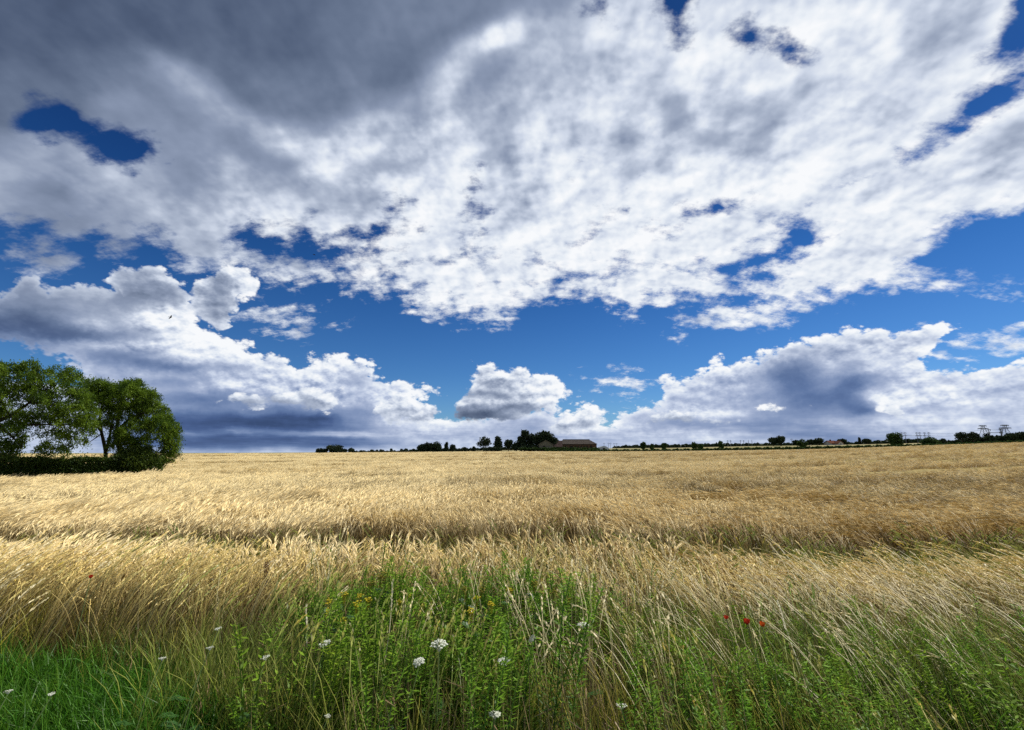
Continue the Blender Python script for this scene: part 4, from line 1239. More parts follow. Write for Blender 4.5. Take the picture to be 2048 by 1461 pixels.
# dock gone to seed
p = at(535, 1122, 4.4)
root = empty('dock_plant', (p.x, p.y, gz(p.x, p.y)))
tag(root, 'rusty brown seed spike standing alone in front of the barley on the left', 'weed')
H = p.z - root.location.z
m = MB(); m.tube([Vector((0, 0, 0)), Vector((0.01, 0, H * .5)), Vector((0, 0, H))], [0.005, 0.004, 0.002], 5); m.obj('stem', m_dock, root)
m = MB()
for i in range(260):
    k = U(0.60, 1.0); a = U(0, 6.28); rr = 0.022 * (1.35 - k)
    m.leaf(Vector((rr * math.cos(a), rr * math.sin(a), H * k)), Vector((math.cos(a), math.sin(a), 0.6)), Vector((U(-1, 1), U(-1, 1), 1)), 0.014, 0.009, 0.5, random.random())
m.obj('seed_head', m_dock, root)
for i in range(4):
    leaf = MB(); leaf.ribbon([Vector((0, 0, 0)), Vector((0.06, 0, 0.05)), Vector((0.15, 0, 0.03))], 0.03, 0, 1, .5, side=Vector((0, 1, 0)))
    o = leaf.obj('leaf', m_leaf, root); o.location = (0, 0, H * (0.15 + 0.1 * i)); o.rotation_euler = (0, 0, i * 1.9)

def stalk(pa, pb, Ya, Yb, label, bow=0.02):
    a, b = at(*pa, Ya), at(*pb, Yb)
    g0 = gz(a.x, a.y)
    a.z = max(a.z, g0)
    root = empty('grass_stalk', a)
    tag(root, label, 'grass stalk')
    v = b - a
    m = MB(); pts = [v * t + Vector((bow * math.sin(math.pi * t), 0, 0)) for t in (0, .2, .4, .6, .8, 1)]
    m.tube(pts, [0.0032, 0.003, 0.0028, 0.0025, 0.002, 0.0015], 5); m.obj('stem', m_straw, root)
    m = MB()
    for i in range(50):
        t = U(0.74, 1.06)
        q = v * t + Vector((bow * math.sin(math.pi * min(t, 1)), 0, 0))
        m.leaf(q, (v.normalized() + Vector((U(-1, 1), U(-1, 1), U(-.5, .5))) * 0.3), Vector((U(-1, 1), U(-1, 1), 1)), 0.03, 0.006, 1, random.random())
    m.obj('seed_head', m_straw, root)
stalk((744, 1425), (784, 1176), 3.0, 3.45, 'tall pale stalk rising in front of the tallest tansy', 0.03)
stalk((600, 1420), (612, 1225), 3.0, 3.4, 'pale upright stalk at the left end of the green weeds', 0.02)
stalk((1655, 1440), (1560, 1215), 2.9, 3.7, 'long pale stalk arching left beneath the three poppies', -0.03)
stalk((1905, 1440), (1745, 1215), 2.9, 3.9, 'long pale stalk arching left, in the verge near the right edge', -0.03)


# ================================================================== trees
def quads_mesh(name, C, D, N, L, W, hv, mat):
    """many leaf-sized diamonds at once; arrays of centre, direction, normal, length, width"""
    D = D / np.linalg.norm(D, axis=1, keepdims=True)
    Sd = np.cross(D, N); Sd /= np.linalg.norm(Sd, axis=1, keepdims=True) + 1e-9
    L = L[:, None]; W = W[:, None]
    Vt = np.stack([C - D * L / 2, C + Sd * W / 2, C + D * L / 2, C - Sd * W / 2], 1).reshape(-1, 3)
    n = len(C)
    me = bpy.data.meshes.new(name)
    me.vertices.add(4 * n); me.vertices.foreach_set('co', Vt.astype(np.float32).ravel())
    me.loops.add(4 * n); me.loops.foreach_set('vertex_index', np.arange(4 * n, dtype=np.int32))
    me.polygons.add(n); me.polygons.foreach_set('loop_start', np.arange(0, 4 * n, 4, dtype=np.int32))
    a = me.attributes.new('v', 'FLOAT', 'POINT'); a.data.foreach_set('value', np.repeat(hv, 4).astype(np.float32))
    me.materials.append(mat)
    me.update(calc_edges=True)
    return me

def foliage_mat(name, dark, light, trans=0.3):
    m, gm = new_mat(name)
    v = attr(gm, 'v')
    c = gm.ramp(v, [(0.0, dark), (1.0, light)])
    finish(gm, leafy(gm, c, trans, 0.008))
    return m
m_bark, gm = new_mat('bark')
tcx = gm.n('ShaderNodeTexCoord').outputs['Object']
n1 = gm.noise(gm.vm('MULTIPLY', tcx, (4.0, 4.0, 0.8)), 3.0, 5, 0.65)
c = gm.ramp(n1, [(0.3, (0.018, 0.014, 0.010)), (0.7, (0.07, 0.055, 0.04))])
d = gm.n('ShaderNodeBsdfDiffuse'); gm.put(d.inputs[0], c); finish(gm, d.outputs[0])
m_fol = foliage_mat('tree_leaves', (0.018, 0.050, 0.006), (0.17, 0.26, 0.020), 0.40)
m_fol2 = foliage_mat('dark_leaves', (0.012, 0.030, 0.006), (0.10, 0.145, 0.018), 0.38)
m_fol3 = foliage_mat('far_leaves', (0.011, 0.020, 0.012), (0.034, 0.050, 0.020), 0.15)
m_fol4 = foliage_mat('orchard_leaves', (0.018, 0.040, 0.010), (0.05, 0.085, 0.018), 0.25)

def big_tree(name, label, lobes, trunk, limbs, Y0, n_clusters, per, depth, mat, leaf=0.13, seed=1, droop=0.9):
    """lobes: (px, py, rx, ry) seen outline of each bough; Y0 is the depth of the tree"""
    rs = np.random.default_rng(seed)
    base = at(trunk[0][0], trunk[0][1], Y0)
    base.z = gz(base.x, base.y)
    root = empty(name, base)
    tag(root, label, 'tree')
    B = np.array(base)
    area = np.array([l[2] * l[3] for l in lobes], float); area /= area.sum()
    cen = []
    for (px, py, rx, ry), w in zip(lobes, area):
        c = np.array(at(px, py, Y0)); k = Y0 / F
        n = max(3, int(n_clusters * w))
        d = rs.normal(size=(n, 3)); d /= np.linalg.norm(d, axis=1, keepdims=True)
        rr = rs.uniform(0.30, 1.0, n) ** 0.45
        d[:, 2] = np.where(d[:, 2] < -0.35, -d[:, 2], d[:, 2]) if py < 860 else d[:, 2]
        off = d * rr[:, None] * np.array([rx * k, min(rx, ry) * k * depth, ry * k])
        off[:, 1] += rs.uniform(-1, 1) * k * 18
        cen.append(c + off)
    cen = np.concatenate(cen)
    nC = len(cen)
    # each cluster is a small drooping spray of leaves
    csize = rs.uniform(0.28, 0.52, nC)
    ci = np.repeat(np.arange(nC), per)
    n = len(ci)
    q = rs.normal(size=(n, 3)) * np.array([0.42, 0.42, 0.34]) * csize[ci][:, None]
    q[:, 2] -= droop * (q[:, 0] ** 2 + q[:, 1] ** 2) / csize[ci]
    C = cen[ci] + q
    D = rs.normal(size=(n, 3)) * 0.6 + np.array([0, 0, -0.8])
    N = rs.normal(size=(n, 3)) + np.array([0, 0, 0.6])
    hv = np.clip(rs.uniform(0, 1, nC)[ci] ** 1.3 * 0.85 + rs.uniform(0, 0.2, n), 0, 1)
    me = quads_mesh('crown', C - B, D, N, rs.uniform(0.7, 1.3, n) * leaf, rs.uniform(0.6, 1.2, n) * leaf * 0.5, hv, mat)
    o = bpy.data.objects.new('crown', me); COL.objects.link(o); o.parent = root
    # trunk and limbs
    m = MB()
    tp = [at(x, y, Y0) for x, y, r_ in trunk]; tp[0].z = min(base.z, tp[0].z) - 0.1
    m.tube([p - base for p in tp], [r_ * Y0 / F for x, y, r_ in trunk], 9)
    m.obj('trunk', m_bark, root, smooth=True)
    for lb in limbs:
        m = MB()
        dy = rs.uniform(-1.2, 1.2)
        pts = [at(x, y, Y0 + dy * i / len(lb)) - base for i, (x, y, r_) in enumerate(lb)]
        m.tube(pts, [r_ * Y0 / F for x, y, r_ in lb], 7)
        m.obj('limb', m_bark, root, smooth=True)
    # twigs from limb ends into the sprays
    m = MB()
    ends = [at(x, y, Y0) - base for lb in limbs for (x, y, r_) in lb[1:]]
    for i in rs.choice(nC, min(nC, 150), replace=False):
        c = Vector(cen[i]) - base
        e = min(ends, key=lambda q_: (q_ - c).length)
        if (e - c).length < 3.5:
            mid = e.lerp(c, 0.5) + Vector((0, 0, 0.25))
            m.tube([e, mid, c], [0.035, 0.02, 0.008], 4, cap=False)
    m.obj('twigs', m_bark, root)
    return root

YT1, YT2 = 37.0, 42.0
big_tree('tree', 'large drooping tree cut by the left edge, behind the hedge',
         [(-60, 770, 90, 50), (20, 765, 75, 44), (95, 778, 60, 44), (140, 805, 46, 38), (40, 815, 80, 45), (-60, 840, 90, 50), (120, 850, 36, 36), (152, 840, 34, 46), (166, 868, 20, 26),
          (75, 855, 40, 34), (10, 868, 36, 30), (112, 882, 24, 26), (120, 905, 14, 16), (10, 900, 26, 20), (-70, 890, 60, 40), (35, 888, 16, 18), (60, 740, 40, 18), (115, 745, 25, 16), (178, 850, 12, 40), (150, 880, 14, 24), (95, 900, 14, 22)],
         [(-75, 960, 9), (-70, 900, 8), (-50, 860, 7)],
         [[(-50, 860, 6), (-10, 845, 5), (20, 832, 3.4), (60, 805, 2), (100, 790, 1)], [(-50, 860, 5), (-40, 800, 4), (-10, 760, 2)], [(20, 832, 2.6), (50, 850, 2), (100, 850, 1.3), (140, 850, .8)],
          [(-10, 845, 3), (20, 870, 2), (45, 895, 1)], [(60, 805, 2), (110, 810, 1.4), (150, 815, .7)]],
         YT1, 1150, 70, 1.3, m_fol, leaf=0.15, seed=3)
big_tree('tree', 'round crowned tree with a slim leaning second stem, right end of the hedge',
         [(225, 788, 46, 30), (262, 800, 48, 36), (200, 775, 24, 18), (250, 765, 24, 10), (295, 830, 36, 32), (318, 855, 30, 30), (340, 862, 22, 24), (342, 885, 18, 26), (245, 830, 44, 30),
          (280, 865, 40, 26), (300, 890, 22, 16), (335, 905, 12, 18), (262, 885, 30, 14), (205, 815, 28, 26), (222, 855, 20, 16), (345, 868, 18, 16), (240, 866, 20, 16), (300, 800, 26, 20), (185, 800, 20, 30), (350, 900, 10, 22)],
         [(252, 945, 6.5), (246, 915, 5.5), (238, 892, 5)],
         [[(238, 892, 4.6), (232, 870, 3.6), (236, 840, 2.6), (245, 805, 1.5)], [(212, 935, 3.6), (211, 900, 3.2), (203, 865, 2.6), (200, 840, 2.2), (205, 800, 1.2)],
          [(212, 905, 3), (218, 880, 2.4), (224, 850, 1.6)], [(238, 892, 3), (262, 885, 2.2), (285, 880, 1.6), (300, 868, 1)], [(236, 860, 3), (262, 835, 2), (290, 825, 1.2)],
          [(203, 865, 1.6), (190, 850, 1.2), (180, 842, .8)], [(285, 880, 1.2), (310, 880, .9), (330, 890, .6)], [(203, 868, 1.3), (192, 876, 1), (180, 884, .6)]],
         YT2, 900, 70, 1.15, m_fol, leaf=0.155, seed=5)

def leaf_volume(rs, n, lo, hi, leaf):
    pass

def hedge():
    rs = np.random.default_rng(9)
    xa, xb = xat(-260, HEDGE_YA - 2), xat(318, HEDGE_YB)
    Ya = HEDGE_Y0(xa); Yb = HEDGE_Y0(xb)
    base = Vector((xb, float(Yb), gz(xb, float(Yb))))
    root = empty('hedge', base); tag(root, 'dark clipped hedge running in front of the two trees on the left', 'hedge')
    n = 52000
    t = rs.uniform(0, 1, n)
    x = xa + (xb - xa) * t
    y0 = HEDGE_Y0(x)
    gzv = ground(x, y0)
    px = 1024 + F * x / (y0 * cp)
    top = CAM_Z + y0 * elev(922) - gzv + 0.13 * np.sin(x * 1.3) + 0.09 * np.sin(x * 3.3 + 1) + 0.06 * np.sin(x * 7.1) + 0.25 * fbm2(x, y0, 1.2, 3)
    s = rs.random(n)
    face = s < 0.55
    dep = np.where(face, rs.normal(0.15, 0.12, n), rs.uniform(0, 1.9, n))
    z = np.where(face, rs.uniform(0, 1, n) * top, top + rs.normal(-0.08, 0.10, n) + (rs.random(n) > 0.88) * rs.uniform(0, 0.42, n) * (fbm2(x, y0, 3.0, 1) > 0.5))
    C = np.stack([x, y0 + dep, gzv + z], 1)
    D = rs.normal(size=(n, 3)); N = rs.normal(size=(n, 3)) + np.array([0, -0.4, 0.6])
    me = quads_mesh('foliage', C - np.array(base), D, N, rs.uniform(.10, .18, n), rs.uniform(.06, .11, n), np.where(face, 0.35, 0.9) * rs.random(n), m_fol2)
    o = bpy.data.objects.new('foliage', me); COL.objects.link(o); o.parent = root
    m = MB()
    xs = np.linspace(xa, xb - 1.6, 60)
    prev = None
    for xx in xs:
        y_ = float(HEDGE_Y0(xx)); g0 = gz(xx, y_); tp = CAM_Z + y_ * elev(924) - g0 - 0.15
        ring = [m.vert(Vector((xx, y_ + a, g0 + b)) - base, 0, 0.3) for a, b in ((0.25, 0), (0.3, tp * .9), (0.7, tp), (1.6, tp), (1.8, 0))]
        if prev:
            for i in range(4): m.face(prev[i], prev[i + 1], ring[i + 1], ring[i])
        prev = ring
    m.obj('dark_core', m_fol2, root)  # closed dark sheet standing in for the shaded inside of the hedge
hedge()

def crown_cloud(rs, lumps, n, leaf, squash=1.0):
    """lumps: centre xyz, radii xyz"""
    w = np.array([l[3] * l[5] for l in lumps]); w = w / w.sum()
    Cs = []
    for l, k_ in zip(lumps, w):
        m_ = max(6, int(n * k_))
        d = rs.normal(size=(m_, 3)); d /= np.linalg.norm(d, axis=1, keepdims=True)
        r_ = rs.uniform(0.0, 1.0, m_) ** 0.42 * (1 + rs.normal(0, 0.06, m_))
        Cs.append(np.array(l[:3]) + d * r_[:, None] * np.array(l[3:6]))
    C = np.concatenate(Cs); n_ = len(C)
    D = rs.normal(size=(n_, 3)); N = rs.normal(size=(n_, 3)) + np.array([0, 0, .4])
    return C, D, N, rs.uniform(.7, 1.3, n_) * leaf, rs.uniform(.5, 1.0, n_) * leaf * .8, rs.random(n_)

# bush under the right tree
b0 = at(282, 925, 40.6); b0.z = gz(b0.x, b0.y)
root = empty('bush', b0); tag(root, 'broad dark bush at the right end of the hedge under the tree', 'bush')
rs = np.random.default_rng(4); k = 40.6 / F
lump = []
for px, py, rx, ry in ((285, 925, 42, 26), (262, 912, 26, 18), (300, 930, 24, 22), (275, 900, 16, 10), (308, 936, 18, 20), (250, 925, 30, 26), (290, 905, 16, 12), (312, 950, 14, 14)):
    c = at(px, py, 40.6) - b0; lump.append((c.x, c.y, c.z, rx * k, rx * k * .8, ry * k))
C, D, N, L_, W_, hv = crown_cloud(rs, lump, 15000, 0.15)
o = bpy.data.objects.new('foliage', quads_mesh('foliage', C, D, N, L_, W_, hv, m_fol2)); COL.objects.link(o); o.parent = root
m = MB()
for i in range(7):
    m.tube([Vector((U(-.4, .4), 0, -.1)), Vector((U(-1, 1), U(-.4, .4), 0.9)), Vector((U(-1.5, 1.5), U(-.5, .5), 1.6))], [.05, .035, .015], 5)
m.obj('branches', m_bark, root)

# ---------------------------------------------------------------- along the skyline
def far_tree(px, top, w_px, dist, label, cat='tree', name='tree', mat=None, shape='round', base_y=None, group=None, trunk=0.25, n=None, gappy=0.0, seed=None):
    b = ray(px, 902.7)
    Yd = dist * b.y / math.hypot(b.x, b.y)
    p = at(px, top, Yd)
    zg = gz(p.x, p.y)
    H = max(p.z - zg, 1.0)
    Wd = w_px / F * Yd
    root = empty(name, (p.x, p.y, zg))
    tag(root, label, cat, group)
    rs = np.random.default_rng(seed if seed is not None else int(px * 7 + top))
    vis = (902.7 - top) / F * Yd + 2.0
    ch = min(H * (1 - trunk), max(vis, Wd * 0.55))        # height of the crown
    zc = H - ch / 2
    lumps = []
    if shape == 'round':
        lumps = [(0, 0, zc, Wd * .40, Wd * .40, ch * .5)]
        for i in range(6):
            a = rs.uniform(0, 6.28)
            lumps.append((math.cos(a) * Wd * .27, math.sin(a) * Wd * .27, zc + rs.uniform(-.25, .22) * ch, Wd * .24, Wd * .24, ch * .28))
        lumps.append((0, 0, H - ch * .85, Wd * .3, Wd * .3, ch * .2))
    elif shape == 'tall':
        for i in range(5):
            lumps.append((rs.uniform(-.1, .1) * Wd, 0, H - ch * (0.14 + 0.19 * i), Wd * (.28 + .06 * i), Wd * .4, ch * .17))
    elif shape == 'wide':
        nl = 7
        for i in range(nl):
            u = (i + .5) / nl - .5
            lumps.append((u * Wd * .8, rs.uniform(-.1, .1) * Wd, H - ch * (.36 + .55 * u * u + rs.uniform(0, .12)), Wd * .15, Wd * .2, ch * .38))
        lumps.append((0, 0, H - ch * .65, Wd * .42, Wd * .25, ch * .33))
    leaf = max(0.35, Yd / F * 3.4)
    area = Wd * ch
    nn = n or int(min(9000, max(700, 30.0 * area / (leaf * leaf))))
    C, D, N, L_, W_, hv = crown_cloud(rs, lumps, int(nn * (1 - gappy)), leaf)
    o = bpy.data.objects.new('crown', quads_mesh('crown', C, D, N, L_, W_, hv, mat or m_fol3)); COL.objects.link(o); o.parent = root
    m = MB()
    r0 = max(0.12, Wd * 0.035)
    m.tube([Vector((0, 0, -.2)), Vector((rs.uniform(-.02, .02) * Wd, 0, H * .4)), Vector((0, 0, H * .8))], [r0 * 1.2, r0, r0 * .4], 6)
    if w_px > 12:
        for i in range(4):
            a = rs.uniform(0, 6.28)
            m.tube([Vector((0, 0, H * (.3 + .08 * i))), Vector((math.cos(a) * Wd * .18, math.sin(a) * Wd * .18, H * .6)), Vector((math.cos(a) * Wd * .33, math.sin(a) * Wd * .33, H * .78))], [r0 * .6, r0 * .4, r0 * .15], 5)
    m.obj('trunk', m_bark, root)
    return root

T = far_tree
# left of the middle
T(644, 896, 26, 300, 'low dark bush at the left end of the copse on the skyline', 'bush', 'bush', shape='wide', trunk=0)
T(669, 889.5, 36, 300, 'domed dark tree, highest of the small copse left of the middle', shape='round', trunk=.1)
T(687, 898, 16, 298, 'small bush filling the right flank of the copse', 'bush', 'bush', trunk=0)
T(702, 896.5, 14, 300, 'small round tree at the right end of the copse', trunk=.1)
for i, (px, tp, w, d_) in enumerate(((744, 900, 9, 'bush'), (754, 900.5, 4, 'bush'), (762, 900, 6, 'bush'), (783, 898, 5, 'tree'), (803, 898.5, 4, 'tree'), (812, 898, 8, 'tree'))):
    T(px, tp, w, 420, ['squat bush just right of the copse on the skyline', 'tiniest bush on the skyline, second past the copse', 'small bush on the skyline, third past the copse',
                       'slim tiny tree standing alone between the copse and the flat topped grove', 'thin little tree just left of a slightly wider one on the skyline', 'little tree nearest the left end of the flat topped grove'][i], d_, d_, trunk=.1)
T(842, 888, 16, 330, 'leftmost tree of the flat topped grove', shape='round', trunk=.1)
T(856, 884, 24, 330, 'middle tree of the flat topped grove', shape='wide', trunk=.1)
T(874, 883, 24, 330, 'tallest tree of the flat topped grove, at its right side', shape='round', trunk=.1)
T(893, 885, 10, 330, 'narrow tree standing free just right of the flat topped grove', shape='tall', trunk=.1)
T(905, 889, 12, 330, 'low round tree right of the narrow one', trunk=.1)
T(930, 895, 9, 340, 'small bush between the grove and the farm trees, left one', 'bush', 'bush', trunk=0)
T(948, 893.5, 7, 340, 'small bush nearest the farm trees', 'bush', 'bush', trunk=0)
T(968, 872.5, 30, 330, 'round tree with gaps of sky, leftmost at the farm', gappy=.45, trunk=.3)
T(996, 873.5, 20, 330, 'upright oval tree, second from the left at the farm', shape='tall', gappy=.1)
T(1017, 878.5, 20, 330, 'round tree, third from the left at the farm', gappy=.2)
T(1032, 884, 18, 325, 'low tree filling the gap before the tallest farm trees', trunk=.1)
T(1048, 860.5, 28, 325, 'tallest slender tree at the farm with a ragged top', shape='tall')
T(1062, 866, 20, 327, 'tree squeezed between the two tallest at the farm', shape='round')
T(1086, 861, 46, 322, 'widest tree at the farm, spreading over the barn roof', shape='wide', trunk=.15)
T(1109, 874, 18, 322, 'small tree leaning over the left end of the long barn')
T(985, 893, 40, 318, 'low shrubs under the left farm trees', 'shrubs', 'shrubs', shape='wide', trunk=0)
T(1060, 890, 50, 318, 'dark undergrowth under the tallest farm trees', 'shrubs', 'shrubs', shape='wide', trunk=0)
# right of the barn: single trees in the next field
LONE = [(1286, 884.5, 11, 'first small round tree right of the barn'), (1304, 888, 10, 'bush like tree, second right of the barn'), (1327, 886.5, 14, 'broader tree, third right of the barn'),
        (1387, 884, 11, 'left tree of a touching pair on the wood side'), (1400, 887.5, 14, 'lower right tree of the touching pair'), (1441, 882, 12, 'little tree with a bare thin trunk, right of the pair')]
for px, tp, w, lb in LONE: T(px, tp, w, 290, lb, mat=m_fol4, trunk=.28)
T(1604, 878.5, 19, 270, 'green round tree with a short trunk standing in the pale field', mat=m_fol4, trunk=.3)
T(1787, 865.5, 27, 235, 'largest ball shaped tree on the right, dark and dense', mat=m_fol4, trunk=.12)
T(1858, 873.5, 33, 225, 'wide round bush on a stub of trunk, right of the ball shaped tree', 'bush', 'bush', mat=m_fol4, trunk=.1)
T(1885.5, 877, 12, 300, 'small dark mound of a bush right of the wide round one', 'bush', 'bush', trunk=0)
T(1545, 875, 18, 430, 'lower left half of the double dome before the wood')
T(1560, 871, 22, 430, 'taller right half of the double dome before the wood')
T(1592, 880.5, 14, 430, 'small dark tree touching the left of the field tree')
T(1622, 879, 18, 430, 'dark tree right of the field tree, lower of two')
T(1637, 876.5, 22, 430, 'dark tree right of the field tree, higher of two')
T(1685, 878, 18, 440, 'dark tree rising behind the red roofed house')
T(1718, 876, 4.5, 440, 'thin poplar like a post, right of the house', shape='tall', trunk=.05)
T(1733, 877.5, 17, 440, 'rounded dark tree right of the thin poplar')
T(1922, 864, 26, 300, 'left of two flat topped trees with trunks showing, by the pylons', shape='wide', gappy=.3, trunk=.3)
T(1944, 864, 24, 300, 'right of two flat topped trees with trunks showing, by the pylons', shape='wide', gappy=.3, trunk=.3)
T(1972, 867, 13, 330, 'thin airy tree beneath the left pylon', shape='tall', gappy=.6, trunk=.05)
T(2016, 866, 14, 330, 'small round tree beneath the right pylon', gappy=.3, trunk=.05)
T(1984, 871, 8, 300, 'small bush between the two pylons', 'bush', 'bush', trunk=0)
T(2036, 864, 26, 300, 'left tree of the group cut by the right edge')
T(2062, 860, 36, 300, 'tree mostly outside the right edge of the view', shape='wide')

# ---------------------------------------------------------------- far wood and margins
def strip_stuff(name, label, cat, segs, dist, mat, leaf, dens=3.2, seed=1, depth=12):
    """segs: list of (px, top, bottom)"""
    rs = np.random.default_rng(seed)
    pxs = [s[0] for s in segs]
    area = sum((segs[i + 1][0] - segs[i][0]) * (abs(segs[i][2] - segs[i][1]) + 1) for i in range(len(segs) - 1))
    n = int(dens * area * 2.2)
    px = rs.uniform(pxs[0], pxs[-1], n)
    dd = (dist(px) if callable(dist) else np.full(n, float(dist)))
    tp = np.interp(px, pxs, [s[1] for s in segs]) + 0.9 * np.sin(px * 0.31) + 0.7 * np.sin(px * 0.83 + seed) + 0.5 * np.sin(px * 1.9)
    bt = np.interp(px, pxs, [s[2] for s in segs])
    yy = bt + (tp - bt) * rs.uniform(0, 1, n) ** 0.7
    bx = (px - 1024) / F; by = cp - (730.5 - 902.7) / F * sp
    h = np.hypot(bx, by)
    Yd = dd * by / h + rs.uniform(0, depth, n)
    X_ = bx / by * Yd
    el_ = np.tan(np.arctan((730.5 - yy) / F) + R(PITCH))
    Z_ = CAM_Z + Yd * el_
    Z_ = np.maximum(Z_, ground(X_, Yd))
    C = np.stack([X_, Yd, Z_], 1)
    D = rs.normal(size=(n, 3)); N = rs.normal(size=(n, 3)) + np.array([0, 0, .3])
    me = quads_mesh(name, C, D, N, rs.uniform(.7, 1.3, n) * leaf, rs.uniform(.5, 1, n) * leaf, rs.random(n), mat)
    o = bpy.data.objects.new(name, me); COL.objects.link(o)
    return tag(o, label, cat, kind='stuff')
strip_stuff('distant_wood', 'dark distant wood along the skyline right of the barn', 'wood',
            [(1226, 896, 900), (1245, 893, 900), (1350, 891, 900), (1440, 889, 899), (1500, 889, 898), (1600, 888, 896), (1700, 887, 894), (1800, 881, 892), (1845, 880, 892), (1900, 886, 890), (1960, 884, 888)], 640, m_fol3, 3.0, seed=2, depth=60)
strip_stuff('distant_hedgerow', 'thin dark hedgerow on the skyline between the copse and the farm', 'hedgerow',
            [(705, 903, 906), (800, 902.5, 906), (830, 900, 904), (905, 898, 903), (960, 897, 901), (1030, 896, 900)], 345, m_fol3, 1.2, seed=3)
strip_stuff('right_hedge', 'dark hedgerow below the pylons at the right edge', 'hedgerow', [(1900, 884, 887), (1980, 875, 884), (2020, 873, 883), (2100, 870, 882)], 320, m_fol3, 1.3, seed=4)
strip_stuff('field_margin', 'narrow dark green strip of weeds along the far edge of the barley', 'weeds',
            [(1090, 900.5, 903.2), (1300, 900, 903), (1400, 898.5, 901.5), (1500, 896.5, 900), (1600, 895, 899), (1700, 893, 897.2), (1800, 891, 895.2), (1900, 888, 892), (2048, 883, 888), (2200, 876, 882)],
            lambda px: np.interp(px, [1090, 1500, 2048, 2300], [262, 242, 203, 190]), m_fol4, 0.7, seed=5, depth=5)
strip_stuff('farm_weeds', 'green weeds in front of the barn', 'weeds', [(1040, 896.5, 899.5), (1120, 896, 900), (1200, 897, 901)], 312, m_fol4, 0.8, seed=6, depth=4)

# ---------------------------------------------------------------- the farm
def mat_noise(name, c1, c2, scale=1.0, rough=0.6, gloss=0.0, stretch=(1, 1, 1)):
    m, gm = new_mat(name)
    tcx = gm.n('ShaderNodeTexCoord').outputs['Object']
    n_ = gm.noise(gm.vm('MULTIPLY', tcx, stretch), scale, 5, rough)
    c = gm.ramp(n_, [(0.35, c1), (0.65, c2)])
    finish(gm, leafy(gm, c, 0.0, gloss))
    return m
m_brick = mat_noise('barn_wall', (0.055, 0.033, 0.022), (0.11, 0.068, 0.042), 0.8)
m_roof = mat_noise('barn_roof', (0.042, 0.036, 0.032), (0.07, 0.060, 0.052), 0.5, stretch=(3, 1, 1))
m_roofd = mat_noise('dark_roof', (0.035, 0.025, 0.022), (0.07, 0.05, 0.045), 0.7)
m_board = mat_noise('pale_boards', (0.09, 0.085, 0.06), (0.16, 0.145, 0.105), 0.9)
m_door = mat_noise('dark_door', (0.02, 0.018, 0.015), (0.04, 0.035, 0.03), 2)
m_white = mat_noise('white_render', (0.30, 0.29, 0.26), (0.42, 0.40, 0.37), 1)
m_red = mat_noise('red_tiles', (0.09, 0.04, 0.028), (0.15, 0.065, 0.045), 1)
m_steel = mat_noise('galvanised_steel', (0.07, 0.08, 0.09), (0.11, 0.12, 0.135), 1)
m_glass = mat_noise('polytunnel_film', (0.26, 0.30, 0.33), (0.36, 0.40, 0.43), .5)

